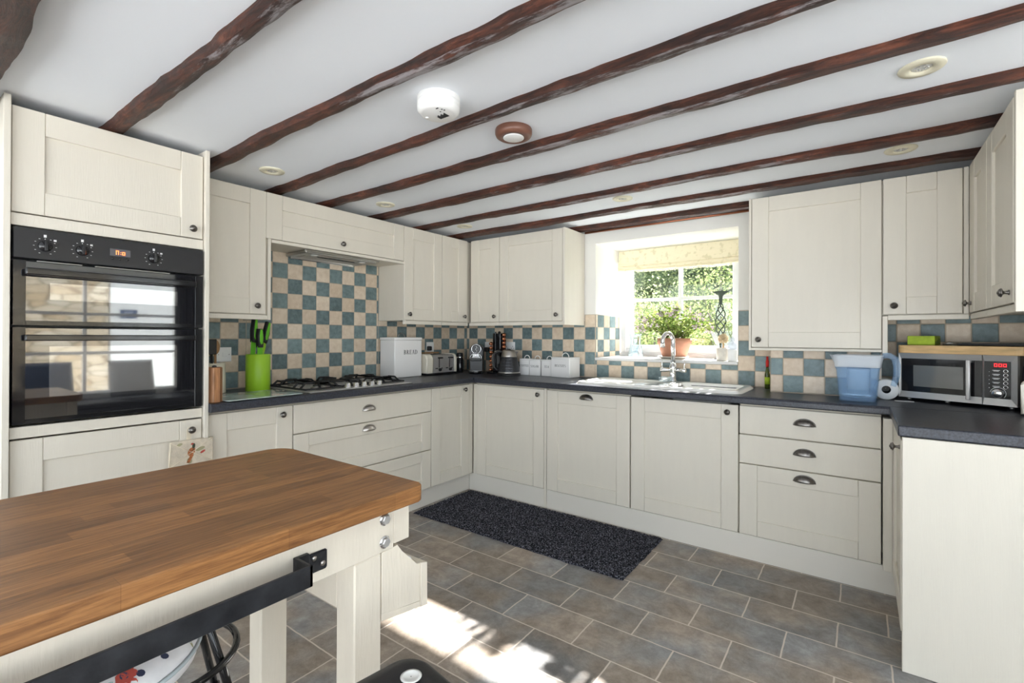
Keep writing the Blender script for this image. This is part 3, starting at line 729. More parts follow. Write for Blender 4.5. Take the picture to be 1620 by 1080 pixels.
# --- plinth boards
def one(name, label, cat, mb, m, group=None):
    return tag(link(name, mb, m), label, cat, group)
mb = MB(); mb.box(.515, .532, -2.52, -.56, .0, .137, .001); one('plinth_board', 'pale kickboard under the hob side cupboards, meeting the mat end', 'kickboard', mb, M['plinth'], 'kickboards')
mb = MB(); mb.box(.534, 1.252, -.562, -.545, .0, .137, .001); one('plinth_board', 'short pale kickboard behind the mat under the corner cupboard', 'kickboard', mb, M['plinth'], 'kickboards')
mb = MB(); mb.box(1.275, 3.257, -.562, -.545, .0, .137, .001); one('plinth_board', 'long pale kickboard under sink cupboard and dark handled drawers', 'kickboard', mb, M['plinth'], 'kickboards')

# --- worktop (one piece, L with return; hole for the sink bowl)
mb = MB(); T = .041
def wt(x0, x1, y0, y1): mb.box(x0, x1, y0, y1, W - T, W)
# left run
mb.prism([(0.009, W - T), (.622, W - T), (.629, W - T + .006), (.629, W - .012), (.625, W - .003), (.617, W), (.009, W)], 'y', -2.519, -.63)
SX0, SX1, SY0, SY1 = 2.13, 2.50, -.47, -.14
wt(.009, SX0, -.6, -.009)
wt(SX0, SX1, -.6, SY0); wt(SX0, SX1, SY1, -.009); wt(SX1, XR - .01, -.6, -.009)
mb.prism([(-.6, W - T), (-.611, W - T), (-.617, W - T + .006), (-.617, W - .012), (-.613, W - .003), (-.606, W), (-.6, W)], 'x', .62, 3.226)
mb.prism([(.009, -.60), (.617, -.60), (.629, -.632), (.009, -.632)], 'z', W - T, W)
mb.box(3.221, XR - .01, -1.208, -.6, W - T, W, .005, seg=2)
one('worktop', 'dark slate worktop running along three walls with a short return', 'worktop', mb, M['worktop'])

# --- wall cupboards, left wall
ZU0, ZUT = 1.364, 2.08
LF = .314
c = cab('wall_cupboard', 'cream wall cupboard above the lime green knife holder', 'cupboard', 'left', -2.515, 'cream wall cupboards')
lpart('body', c, M['cream'], (0, .42, .01, LF - .023, 1.362, ZUT - .002), (.42, .438, .01, LF - .004, 1.333, ZUT - .002))
lpart('pelmet', c, M['cream'], (0, .42, LF - .03, LF - .004, 1.334, 1.361)); d = shaker(c, .0, .408, ZU0, ZUT, LF, .09, .088); knob(d, .352, 1.412, LF)
c = cab('hood_cupboard', 'long low cream cupboard over the hob holding the extractor', 'cupboard', 'left', -2.075)
lpart('body', c, M['cream'], (0, 1.012, .01, LF - .023, 1.792, ZUT - .002), (0.001, 1.011, LF - .03, LF - .002, 1.788, 1.807))
d = shaker(c, -.034, 1.006, 1.8085, ZUT, LF, .095, .088); knob(d, .470, 1.852, LF)
c = cab('wall_cupboard', 'cream wall cupboard right of the hob recess, knob at lower left', 'cupboard', 'left', -1.062, 'cream wall cupboards')
lpart('body', c, M['cream'], (0, .40, .01, LF - .023, 1.362, ZUT - .002), (0, .018, LF - .023, LF - .004, 1.333, 1.79))
lpart('pelmet', c, M['cream'], (.018, .40, LF - .03, LF - .004, 1.334, 1.361)); d = shaker(c, -.006, .402, ZU0, ZUT, LF); knob(d, .04, 1.411, LF)
c = cab('wall_cupboard', 'slim cream wall cupboard on the hob wall, last before the corner', 'cupboard', 'left', -.658, 'cream wall cupboards')
lpart('body', c, M['cream'], (0, .645, .01, LF - .023, 1.362, ZUT - .002)); lpart('pelmet', c, M['cream'], (0, .325, LF - .03, LF - .004, 1.334, 1.361))
d = shaker(c, .0, .312, ZU0, ZUT, LF, .11, .088); knob(d, .262, 1.414, LF)
# --- wall cupboards, back wall left
c = cab('wall_cupboard', 'slim cream wall cupboard on the window wall, in the far corner', 'cupboard', 'back', .318, 'cream wall cupboards')
lpart('body', c, M['cream'], (0, .334, .01, UF - .023, 1.362, ZUT - .002)); lpart('pelmet', c, M['cream'], (0, .334, UF - .03, UF - .004, 1.334, 1.361))
d = shaker(c, .018, .335, ZU0, ZUT, UF, .092, .088); knob(d, .293, 1.411, UF)
c = cab('wall_cupboard', 'wide cream wall cupboard left of window, above kettle and tins', 'cupboard', 'back', .654, 'cream wall cupboards')
lpart('body', c, M['cream'], (0, .632, .01, UF - .023, 1.362, ZUT - .002)); lpart('side_panel', c, M['cream'], (.614, .633, .009, UF + .004, 1.335, ZUT)); lpart('pelmet', c, M['cream'], (0, .613, UF - .03, UF - .004, 1.334, 1.361))
d = shaker(c, .001, .611, ZU0, ZUT, UF); knob(d, .562, 1.413, UF)
# --- wall cupboards right of the window
c = cab('boiler_cupboard', 'large deep-hung cream cupboard right of window, lower than its neighbours', 'cupboard', 'back', 2.560)
lpart('body', c, M['cream'], (.02, .64, .01, UF - .03, 1.182, ZUT - .002), (.0, .0135, .01, UF - .006, 1.165, ZUT)); lpart('pelmet', c, M['cream'], (.012, .64, UF - .04, UF - .008, 1.166, 1.181))
lpart('side_panel', c, M['cream'], (.641, .663, .01, UF - .006, 1.158, 1.358))
d = shaker(c, .0145, .639, 1.183, ZUT, UF - .004); knob(d, .055, 1.23, UF - .004)
c = cab('wall_cupboard', 'cream wall cupboard over the microwave shelf, facing the room', 'cupboard', 'back', 3.2, 'cream wall cupboards')
lpart('body', c, M['cream'], (.0, .655, .01, UF - .03, 1.362, ZUT - .002)); lpart('pelmet', c, M['cream'], (.024, .335, UF - .04, UF - .008, 1.336, 1.361))
d = shaker(c, .002, .313, ZU0, ZUT, UF - .004, .094); knob(d, .048, 1.41, UF - .004)
lpart('corner_post', c, M['cream'], (.315, .334, UF - .04, UF - .006, 1.362, ZUT))
RU = XR - 3.5335
c = cab('wall_cupboard', 'cream wall cupboard on the right wall, its end nearest the camera', 'cupboard', 'right', -.72, 'cream wall cupboards')
lpart('body', c, M['cream'], (.0, .435, .01, RU - .024, 1.362, ZUT - .002)); lpart('pelmet', c, M['cream'], (.0, .435, RU - .03, RU - .004, 1.334, 1.361))
lpart('end_panel', c, M['cream'], (.437, .457, .008, RU - .002, 1.334, 2.093))
d = shaker(c, .002, .434, ZU0, ZUT, RU, .095); knob(d, .385, 1.405, RU)
c = cab('wall_cupboard', 'slim cream wall cupboard on right wall, seen edge on by corner', 'cupboard', 'right', -.335, 'cream wall cupboards')
lpart('body', c, M['cream'], (.0, .383, .01, RU - .024, 1.362, ZUT - .002)); lpart('pelmet', c, M['cream'], (.0, .383, RU - .03, RU - .004, 1.334, 1.361))
d = shaker(c, .004, .383, ZU0, ZUT, RU, .11); knob(d, .05, 1.41, RU)
# ------------------------------------------------------------------ double oven (local: u = y + 3.2, front faces +x)
c = cab('double_oven', 'black built-in double oven with glossy glass doors and digital clock', 'oven', 'left', -3.2)
F = .588
mb = MB(); mb.box(.03, .655, -.545, -.06, .905, 1.64); link('body', mb, M['blackm'], c, world=False)
mb = MB(); mb.box(.027, .656, -F - .004, -.545, 1.526, 1.642, .003); cp = link('control_panel', mb, M['blackp'], c, world=False)
for u in (.113, .221, .46):
    mb = MB(); mb.lathe([(.021, 0), (.0205, .012), (.019, .016), (.001, .0165)], c=(u, -F - .004, 1.578), axis='-y', seg=24)
    mb.box(u - .0055, u + .0055, -F - .034, -F - .016, 1.558, 1.598, .002)
    k = link('knob', mb, M['blackg'], cp, world=False)
    mb = MB()
    for i in range(11):
        a = math.radians(-60 + i * 30); r = .031
        if 75 < (math.degrees(a) % 360) < 105: continue
        mb.box(u + r * math.cos(a) - .0022, u + r * math.cos(a) + .0022, -F - .0048, -F - .004, 1.578 + r * math.sin(a) - .0008, 1.578 + r * math.sin(a) + .0008)
    mb.box(u - .004, u + .004, -F - .0048, -F - .004, 1.612, 1.622); mb.box(u + .024, u + .032, -F - .0048, -F - .004, 1.600, 1.607); mb.lathe([(.0016, 0), (.0016, .0008)], c=(u, -F - .004, 1.606), axis='-y', seg=8)
    link('dial_marks', mb, M['offwhite'], cp, world=False)
mb = MB(); mb.box(.308, .377, -F - .0062, -F - .003, 1.571, 1.601, .0008); dsp = link('display', mb, M['display'], cp, world=False)
mb = MB()
def seg7(mb, u, z, w, h, t, segs, put):
    S = {'a': (0, h - t, w, h), 'd': (0, 0, w, t), 'g': (0, h / 2 - t / 2, w, h / 2 + t / 2), 'f': (0, h / 2, t, h), 'b': (w - t, h / 2, w, h), 'e': (0, 0, t, h / 2), 'c': (w - t, 0, w, h / 2)}
    for s in segs:
        x0_, z0_, x1_, z1_ = S[s]; put(mb, u + x0_, u + x1_, z + z0_, z + z1_)
def oput(mb, a, b, z0, z1): mb.box(a, b, -F - .0070, -F - .0060, z0, z1)
seg7(mb, .327, 1.577, .010, .017, .0024, 'fabec', oput)
seg7(mb, .348, 1.577, .010, .013, .0024, 'abcdef', oput); oput(mb, .3425, .3450, 1.5785, 1.581); oput(mb, .3425, .3450, 1.586, 1.5885)
link('clock_digits', mb, M['amber'], cp, world=False)
mb = MB()
for u in (.317, .342, .367): mb.lathe([(.005, 0), (.0045, .002), (.001, .0022)], c=(u, -F - .004, 1.560), axis='-y', seg=12)
link('button', mb, M['blackg'], cp, world=False)
def oven_door(z0, z1, hz0, hz1, iw):
    mb = MB(); mb.box(.028, .655, -F, -.546, z0, z1, .004); d = link('door', mb, M['ovenglass'], c, world=False)
    mb = MB()   # framing border of the glass
    for b in ((.028, .062, z0 + .001, z1 - .001), (.625, .655, z0 + .001, z1 - .001), (.062, .625, z0 + .001, z0 + .018)):
        mb.box(b[0], b[1], -F - .0015, -F + .001, b[2], b[3], .0006)
    link('door_border', mb, M['blackg'], d, world=False)
    mb = MB(); mb.box(iw[0], iw[1], -F - .0006, -F + .0005, iw[2], iw[3]); link('inner_window', mb, M['ovenin'], d, world=False)
    mb = MB(); mb.box(.055, .613, -F - .050, -F - .028, hz0, hz1, .004, seg=2)
    mb.box(.06, .078, -F - .03, -F, hz0 + .004, hz1 - .004); mb.box(.59, .608, -F - .03, -F, hz0 + .004, hz1 - .004)
    link('handle', mb, M['blackg'], d, world=False); return d
d = oven_door(1.276, 1.520, 1.463, 1.489, (.128, .553, 1.375, 1.440))
mb = MB()
for a in (.09, .26, .39): mb.box(a, a + .13, -F - .012, -F, 1.5165, 1.5205, .001)
link('vent_strip', mb, M['steelm'], d, world=False)
d = oven_door(.906, 1.270, 1.218, 1.241, (.128, .553, 1.003, 1.197))

# ------------------------------------------------------------------ gas hob
hx0, hx1, hy0, hy1 = .075, .597, -2.0, -1.235
HT = W + .006
c = thing('gas_hob', 'stainless five burner gas hob with black cast iron grates', 'hob', ((hx0 + hx1) / 2, (hy0 + hy1) / 2, W))
mb = MB(); mb.box(hx0, hx1, hy0, hy1, W + .0006, HT, .003); mb.box(hx0 + .02, hx1 - .02, hy0 + .02, hy1 - .02, HT - .002, HT + .0012, .001)
link('hob_plate', mb, M['steel'], c)
for i in range(5):
    mb = MB(); y = -1.719 + i * .06
    mb.lathe([(.020, 0), (.021, .003), (.0175, .005), (.0165, .024), (.0145, .027), (.001, .0275)], c=(.548, y, HT + .001), seg=20)
    mb.box(.548 - .014, .548 + .014, y - .0025, y + .0025, HT + .027, HT + .031, .001)
    link('control_knob', mb, M['chrome'], c)
BUR = [(.19, -1.85, .045), (.43, -1.85, .036), (.29, -1.615, .062), (.19, -1.38, .036), (.43, -1.38, .045)]
for (x, y, r) in BUR:
    mb = MB(); mb.lathe([(r * 1.15, 0), (r * 1.1, .008), (r * .8, .010), (r * .8, .016)], c=(x, y, HT + .001), seg=24); b = link('burner', mb, M['steelm'], c)
    mb = MB(); mb.lathe([(r * .72, .0161), (r * .74, .020), (r * .6, .023), (.001, .0235)], c=(x, y, HT + .001), seg=24); link('burner_cap', mb, M['iron'], b)
def grate(y0, y1, cs, x0=.10, x1=.525):
    mb = MB(); t = .006; zt = HT + .043
    def bar(a, b, z0=zt - .014, z1=zt, tt=t):
        dx, dy = b[0] - a[0], b[1] - a[1]; L = math.hypot(dx, dy); R_ = Matrix.Translation((a[0], a[1], 0)) @ Matrix.Rotation(math.atan2(dy, dx), 4, 'Z')
        mb.box(0, L, -tt, tt, z0, z1, .002, M_=R_)
    # low rim
    for a, b in (((x0, y0), (x1, y0)), ((x1, y0), (x1, y1)), ((x1, y1), (x0, y1)), ((x0, y1), (x0, y0))): bar(a, b, HT + .004, HT + .014, .005)
    # standing feet and fingers
    for (cx, cy) in cs:
        for a in (0, 90, 180, 270):
            ca, sa = math.cos(math.radians(a)), math.sin(math.radians(a))
            ex = (x1 if ca > 0 else x0) if abs(ca) > .5 else cx; ey = (y1 if sa > 0 else y0) if abs(sa) > .5 else cy
            ix, iy = cx + ca * .022, cy + sa * .022
            bar((ix, iy), (ex - ca * .03, ey - sa * .03), zt - .012, zt, .0055)
            # trapezoid foot: two sloping bars from the rim up to a cross bar
            nx, ny = -sa, ca; q = .034; ins = .030
            T = []
            for s_ in (-1, 1):
                lo = Vector((ex + nx * s_ * q * 1.15, ey + ny * s_ * q * 1.15, HT + .008)); hi = Vector((ex - ca * ins + nx * s_ * q, ey - sa * ins + ny * s_ * q, zt - .006))
                d_ = (hi - lo); L = d_.length; rm = Matrix.Translation(lo) @ d_.to_track_quat('X', 'Z').to_matrix().to_4x4()
                mb.box(-.003, L + .003, -.0052, .0052, -.0052, .0052, .0015, M_=rm); T.append(hi)
            bar((T[0].x, T[0].y), (T[1].x, T[1].y), zt - .012, zt, .0052)
    return link('grate', mb, M['iron'], c)
grate(-1.985, -1.735, [(.19, -1.85), (.43, -1.85)])
grate(-1.73, -1.50, [(.29, -1.615)], .10, .50)
grate(-1.495, -1.25, [(.19, -1.38), (.43, -1.38)])

# ------------------------------------------------------------------ extractor hood slotted under the cupboard
c = thing('cooker_hood', 'flat grey extractor with two lamps, under the cupboard over the hob', 'extractor', (.14, -1.56, 1.775))
mb = MB(); mb.box(.02, .262, -1.83, -1.285, 1.768, 1.789, .003); mb.box(.255, .276, -1.845, -1.27, 1.777, 1.789, .002); link('body', mb, M['hoodmetal'], c)
mb = MB(); mb.box(.06, .17, -1.78, -1.335, 1.7655, 1.769)
link('filter', mb, M['steelm'], c)
mb = MB(); mb.box(.175, .185, -1.70, -1.415, 1.764, 1.7685); link('air_slot', mb, M['blackm'], c)
for y in (-1.74, -1.375):
    mb = MB(); mb.lathe([(.026, 0), (.024, .003)], c=(.215, y, 1.7655), seg=20); link('lamp', mb, M['lampglass'], c)
mb = MB(); mb.box(.018, .030, -1.80, -1.31, 1.757, 1.770, .002); link('front_trim', mb, M['chrome'], c)

# ------------------------------------------------------------------ inset ceramic sink
c = thing('ceramic_sink', 'white ceramic sink with ribbed drainer left and bowl right', 'sink', (2.02, -.30, W))
X0, X1, YA, YB = 1.478, 2.556, -.545, -.055
def rr(x, y, x0, x1, y0, y1, r):
    dx = max(x0 + r - x, x - (x1 - r), 0); dy = max(y0 + r - y, y - (y1 - r), 0)
    q = max(x0 - x, x - x1, y0 - y, y - y1)
    return math.hypot(dx, dy) - r if (dx > 0 and dy > 0) else q     # signed distance, <0 inside
def sst(a, b, t): t = max(0, min(1, (t - a) / (b - a))); return t * t * (3 - 2 * t)
def fz(x, y):
    e = -rr(x, y, X0, X1, YA, YB, .06)
    z = .017 * sst(0, .022, e)
    z -= .009 * sst(.03, .045, e) * (1 - sst(2.03, 2.06, x)) * (1 - sst(-.16, -.13, y))
    if 1.53 < x < 1.98 and -.50 < y < -.17: z += .0035 * max(0, math.sin((y + .50) / .33 * PI * 8)) * sst(1.53, 1.56, x) * (1 - sst(1.92, 1.98, x))
    b = -rr(x, y, 2.12, 2.51, -.50, -.13, .06)
    z -= .17 * sst(0, .045, b)
    return z
mb = MB(); nu, nv = 150, 70
def clampxy(x, y):
    d = rr(x, y, X0, X1, YA, YB, .06)
    if d > 0:
        cx = min(max(x, X0 + .06), X1 - .06); cy = min(max(y, YA + .06), YB - .06)
        L = math.hypot(x - cx, y - cy)
        if L > 1e-6: x = cx + (x - cx) * .06 / L; y = cy + (y - cy) * .06 / L
    return x, y
def gf(u, v):
    x, y = clampxy(X0 + (X1 - X0) * u, YA + (YB - YA) * v)
    return (x, y, W + .0006 + fz(x, y))
mb.grid(gf, nu, nv); link('basin', mb, M['ceramic'], c)
mb = MB(); mb.lathe([(.04, 0), (.036, .003), (.02, .001), (.001, .001)], c=(2.32, -.33, W + .001 - .153), seg=24); link('waste', mb, M['chrome'], c)
# mixer tap
c = thing('mixer_tap', 'chrome swan neck mixer tap with two lever handles behind sink', 'tap', (2.03, -.10, W + .017))
tx, ty = 2.035, -.10
mb = MB(); mb.lathe([(.027, 0), (.027, .006), (.022, .012), (.021, .075), (.024, .08), (.024, .11), (.018, .118), (.0145, .13)], c=(tx, ty, W + .0176), seg=24); link('body', mb, M['chrome'], c)
mb = MB(); pts = [(tx, ty, W + .14), (tx, ty, W + .30)]
dx, dy = -.55, -.83
for k in range(1, 15):
    a = PI * k / 14; r = .045
    pts.append((tx + dx * r * (1 - math.cos(a)), ty + dy * r * (1 - math.cos(a)), W + .30 + .055 * math.sin(a)))
pts.append((tx + dx * .09, ty + dy * .09, W + .255)); mb.tube(pts, [.0145] * (len(pts) - 1) + [.0155], 14); link('spout', mb, M['chrome'], c)
for s in (-1, 1):
    mb = MB(); mb.lathe([(.010, 0), (.0105, .03), (.015, .035), (.0155, .068), (.012, .072)], c=(tx + s * .018, ty, W + .094), axis='x', seg=18, M_=Matrix.Diagonal((s, 1, 1)))
    h = link('valve', mb, M['chrome'], c)
    mb = MB(); mb.tube([(tx + s * .076, ty, W + .098), (tx + s * .079, ty, W + .135), (tx + s * .081, ty, W + .165)], [.006, .005, .0045], 10); link('lever', mb, M['chrome'], h)
c = thing('glass_dish', 'small clear square glass dish on the sink edge beside tap', 'dish', (2.0, -.165, W + .018))
mb = MB(); s_ = .034
mb.box(2.0 - s_, 2.0 + s_, -.165 - s_, -.165 + s_, W + .0181, W + .022)
for b in ((-s_, -s_ + .003, -s_, s_), (s_ - .003, s_, -s_, s_), (-s_, s_, -s_, -s_ + .003), (-s_, s_, s_ - .003, s_)): mb.box(2.0 + b[0], 2.0 + b[1], -.165 + b[2], -.165 + b[3], W + .022, W + .05)
link('bowl', mb, M['thinglass'], c)

# ------------------------------------------------------------------ left worktop things
def socket(name, label, place, w, kind):
    """place(u, v, d)->world; w half-width"""
    mb = MB()
    def bx(u0, u1, v0, v1, d0, d1, m, nm, par=None):
        q = MB(); P0 = place(u0, v0, d0); P1 = place(u1, v1, d1)
        q.box(min(P0[0], P1[0]), max(P0[0], P1[0]), min(P0[1], P1[1]), max(P0[1], P1[1]), min(P0[2], P1[2]), max(P0[2], P1[2]), .001)
        return link(nm, q, m, par)
    L = place(0, 0, .007); c = thing(name, label, 'socket', L)
    bx(-w, w, -.043, .043, .0072, .016, M['white'], 'plate', c)
    if kind == 'switch':
        bx(-.008, .018, -.012, .014, .016, .0185, M['white'], 'rocker', c)
        for s in (-1, 1): bx(s * .030 - .0025, s * .030 + .0025, -.0025, .0025, .016, .0168, M['steelm'], 'screw', c)
    else:
        for s in ((-1, 1) if kind == 'double' else (0,)):
            bx(s * .034 - .007, s * .034 + .007, .014, .028, .016, .0185, M['white'], 'rocker', c)
            for (a, b) in ((0, .003), (-.011, -.014), (.011, -.014)): bx(s * .034 + a - .003, s * .034 + a + .003, b - .003, b + .003, .016, .0164, M['ink'], 'pin_hole', c)
    return c
socket('wall_switch', 'white switch plate on tiles left of the lime green knife holder', lambda u, v, d: (d, -2.208 + u, 1.127 + v), .043, 'switch')
socket('wall_socket', 'white socket plate on the tiles just above the toaster', lambda u, v, d: (d, -.50 + u, 1.147 + v), .043, 'single')
socket('wall_socket', 'white socket plate seen above the kettle lid on the window wall', lambda u, v, d: (.535 + u, -d, 1.15 + v), .055, 'double')
socket('wall_socket', 'small white socket plate between coffee machine and capsule stand', lambda u, v, d: (.285 + u, -d, 1.147 + v), .040, 'single')
mb = MB(); mb.box(.016, .052, -.548, -.512, 1.115, 1.155, .008, seg=2); c = one('socket_plug', 'black plug in the wall socket above the toaster', 'plug', mb, M['blackpl'])
mb = MB(); mb.box(.262, .308, -.054, -.0165, 1.10, 1.142, .008, seg=2); one('socket_plug', 'black plug pushed in beside the copper capsule column', 'plug', mb, M['blackpl'])

# octagonal wood knife block / utensil things at the housing end
c = thing('wooden_block', 'upright brown wooden block at the left end of hob worktop', 'knife block', (.565, -2.487, W))
mb = MB(); r = .034; mb.prism([(.565 + r * math.cos(PI / 8 + k * PI / 4), -2.482 + r * math.sin(PI / 8 + k * PI / 4)) for k in range(8)], 'z', W + .0006, W + .172, bev=.004); link('body', mb, M['oakblock'], c)
mb = MB(); mb.lathe([(.010, 0), (.010, .006), (.004, .009), (.001, .0092)], c=(.565, -2.482, W + .172), seg=14); link('top_stud', mb, M['darkiron'], c)
c = thing('utensil_jar', 'cream jar half hidden behind the upright wooden block', 'jar', (.165, -2.318, W))
mb = MB(); mb.lathe([(.052, 0), (.056, .004), (.054, .09), (.050, .165), (.053, .17), (.048, .17), (.046, .10), (.046, .01), (.001, .008)], c=(.165, -2.318, W + .0006), seg=28, cap=False); link('body', mb, M['toastcream'], c)
def utensil(name, label, cat, base, top, hm, headf):
    cc = thing(name, label, cat, base)
    mb = MB(); mb.tube([base, top], [.006, .007], 8); link('handle', mb, hm, cc)
    mb = MB(); headf(mb, Vector(top)); link('head', mb, hm, cc)
utensil('wooden_spoon', 'brown wooden spoon leaning out of the cream utensil jar', 'spoon', (.16, -2.312, W + .02), (.17, -2.318, W + .23), M['spoonwood'], lambda mb, t: mb.ball((t.x, t.y, t.z + .03), .012, .024, .042))
utensil('black_spatula', 'black spatula standing in the cream utensil jar', 'spatula', (.17, -2.33, W + .02), (.19, -2.345, W + .22), M['blackpl'], lambda mb, t: mb.box(t.x - .004, t.x + .004, t.y - .026, t.y + .026, t.z, t.z + .085, .003))
# glass worktop saver
mb = MB(); R_ = Matrix.Translation((.455, -2.245, W)) @ Matrix.Rotation(math.radians(3), 4, 'Z')
pl = []
for (cx, cy, a0) in ((.135, .185, 0), (-.135, .185, 90), (-.135, -.185, 180), (.135, -.185, 270)):
    for k in range(5): a = math.radians(a0 + k * 22.5); pl.append((cx + .02 * math.cos(a), cy + .02 * math.sin(a)))
mb.prism(pl, 'z', .004, .0085); mb.xform(R_)
M['printglass'] = mat('printed_glass', (.42, .50, .46), .03, noise=(6, .45), ior=1.9)
c = thing('glass_board', 'glass worktop saver with pale landscape print beside the hob', 'chopping board', (.455, -2.245, W))
link('glass', mb, M['printglass'], c)
mb = MB()
for (sx, sy) in ((1, 1), (1, -1), (-1, 1), (-1, -1)):
    mb = MB(); p = R_ @ Vector((sx * .125, sy * .175, 0)); mb.lathe([(.007, .0005), (.007, .004)], c=(p.x, p.y, W), seg=10); link('foot', mb, M['rubber'], c)
# green knife holder
gx, gy = .22, -2.105
c = thing('knife_holder', 'lime green round knife holder by the hob', 'knife holder', (gx, gy, W))
mb = MB(); r = .066; mb.lathe([(r - .002, 0), (r, .003), (r, .213), (r - .003, .216), (r - .008, .216), (r - .009, .20), (r - .009, .19)], c=(gx, gy, W + .0006), seg=36, cap=False); mb.lathe([(.001, .19), (r - .009, .19)], c=(gx, gy, W + .0006), seg=36, cap=False); mb.lathe([(.001, 0), (r - .002, 0)], c=(gx, gy, W + .0006), seg=36, cap=False)
link('body', mb, M['green'], c)
def knife(label, bx_, by_, tilt, yaw, blade_m, zb=.195, hl=.13, bw=.021):
    cc = thing('kitchen_knife', label, 'knife', (bx_, by_, W + zb), yaw, 'green handled knives')
    R_ = ROOT[cc.name] @ Matrix.Rotation(tilt, 4, 'X')
    mb = MB(); mb.prism([(-bw, 0), (bw * .7, 0), (bw, .07), (bw * .8, .098), (-bw * .9, .10)], 'x', -.0015, .0015); mb.xform(Matrix.Rotation(0, 4, 'Z')); mb.xform(R_); link('blade', mb, blade_m, cc)
    mb = MB(); prof = [(-.018, .092), (.016, .090), (.021, .12), (.017, .15), (.019, .19), (.012, .092 + hl), (-.014, .092 + hl), (-.020, .16), (-.016, .12)]
    mb.prism(prof, 'x', -.012, .012, bev=.005); mb.xform(R_); h = link('handle', mb, M['blackpl'], cc)
    mb = MB(); mb.prism([(-.012, .125), (-.004, .108), (.010, .112), (.015, .15), (.010, .10 + hl - .012), (-.006, .10 + hl - .012), (-.013, .16)], 'x', -.0150, .0150, bev=.004); mb.xform(R_); link('grip', mb, M['greend'], h)
knife('green and black knife at the left of the lime green holder', gx - .01, gy - .026, -.06, .5, M['greend'], hl=.15)
knife('green and black knife in the middle of the lime green holder', gx + .02, gy + .002, .03, .4, M['greend'], zb=.165, hl=.11)
knife('green and black knife leaning right out of the lime green holder', gx - .02, gy + .028, -.28, .5, M['green'], hl=.13)
# bread bin
c = thing('bread_bin', 'tall white enamel bread bin lettered BREAD beside the hob', 'bread bin', (.11, -.915, W))
mb = MB(); mb.box(.022, .198, -1.058, -.774, W + .0006, W + .295, .006, seg=2); link('body', mb, M['enamel'], c)
mb = MB(); mb.box(.019, .201, -1.061, -.771, W + .2952, W + .318, .006, seg=2); l = link('lid', mb, M['enamel'], c)
mb = MB(); mb.tube([(.11, -.915 - .035 * math.cos(PI * k / 14), W + .317 + .034 * math.sin(PI * k / 14)) for k in range(15)], .003, 8); link('handle', mb, M['steelm'], l)
mb = text_mb('BREAD', .034, lambda u, v, d: (.1981 + d, -.893 + u, W + .200 + v)); link('lettering', mb, M['ink'], c)
# toaster
c = thing('toaster', 'cream and chrome four slice toaster beside the bread bin', 'toaster', (.115, -.565, W))
TX = .21
def tprof(x0, x1, z0, z1, r, n=7):
    p = [(x0, z0), (x1, z0)]
    for k in range(n + 1): a = PI / 2 * k / n; p.append((x1 - r + r * math.cos(a), z1 - r + r * math.sin(a)))
    for k in range(n + 1): a = PI / 2 + PI / 2 * k / n; p.append((x0 + r + r * math.cos(a), z1 - r + r * math.sin(a)))
    return p
mb = MB(); mb.prism(tprof(.025, TX, W + .018, W + .170, .03), 'y', -.655, -.40); link('body', mb, M['steel'], c)
for (a, b) in ((-.735, -.656), (-.399, -.372)):
    mb = MB(); mb.prism(tprof(.018, TX + .005, W + .016, W + .178, .045), 'y', a, b, bev=.012 if b - a > .03 else .004); link('end_cap', mb, M['toastcream'], c)
mb = MB(); mb.box(.022, TX + .008, -.73, -.375, W + .004, W + .018, .003); link('base', mb, M['blackpl'], c)
mb = MB()
for x in (.06, .105, .15): mb.box(x - .012, x + .012, -.64, -.415, W + .1695, W + .1712)
link('slot', mb, M['foam'], c)
for y in (-.585, -.46):
    mb = MB(); mb.box(TX - .002, TX + .002, y - .004, y + .004, W + .06, W + .14, .0005); t_ = link('lever_track', mb, M['foam'], c)
    mb = MB(); mb.box(TX + .001, TX + .028, y - .021, y + .021, W + .138, W + .150, .004, seg=2); link('lever', mb, M['blackpl'], c)
    mb = MB(); mb.lathe([(.013, 0), (.012, .014), (.001, .0145)], c=(TX + .001, y + .005, W + .043), axis='x', seg=18); link('dial', mb, M['blackpl'], c)
    for q in (-.04, -.025, .03):
        mb = MB(); mb.lathe([(.005, 0), (.0045, .005), (.001, .0052)], c=(TX + .001, y + q, W + .055), axis='x', seg=10); link('button', mb, M['blackpl'], c)
mb = MB(); mb.box(.06, .075, -.66, -.50, W + .179, W + .187, .003); mb.box(.09, .105, -.66, -.48, W + .179, W + .19, .003); mb.box(.055, .11, -.66, -.645, W + .179, W + .190, .003)
one('toast_tongs', 'brown wooden tongs lying across the toaster top', 'tongs', mb, M['bronze_toast'])
mb = MB(); mb.tube([(TX * .3, -.37, W + .03), (.06, -.345, W + .012), (.05, -.25, W + .006), (.03, -.15, W + .006), (.025, -.06, W + .02), (.02, -.04, W + .1), (.017, -.04, W + .2)], .0035, 6); one('power_cable', 'pale cable running from the toaster up the tiled corner', 'cable', mb, M['stoneware'])
# flask
c = thing('pepper_mill', 'black and silver cylinder standing between toaster and tiled corner', 'mill', (.15, -.265, W))
fx, fy = .15, -.262
mb = MB(); mb.lathe([(.031, 0), (.032, .004), (.032, .125), (.029, .13)], c=(fx, fy, W + .0006), seg=24); link('body', mb, M['blackg'], c)
mb = MB(); mb.lathe([(.028, .13), (.030, .135), (.030, .168), (.026, .176), (.001, .178)], c=(fx, fy, W + .0006), seg=24); link('top', mb, M['blackpl'], c)
mb = MB(); mb.lathe([(.0305, .13), (.0315, .131), (.0315, .140), (.0305, .141)], c=(fx, fy, W + .0006), seg=24); link('collar', mb, M['chrome'], c)

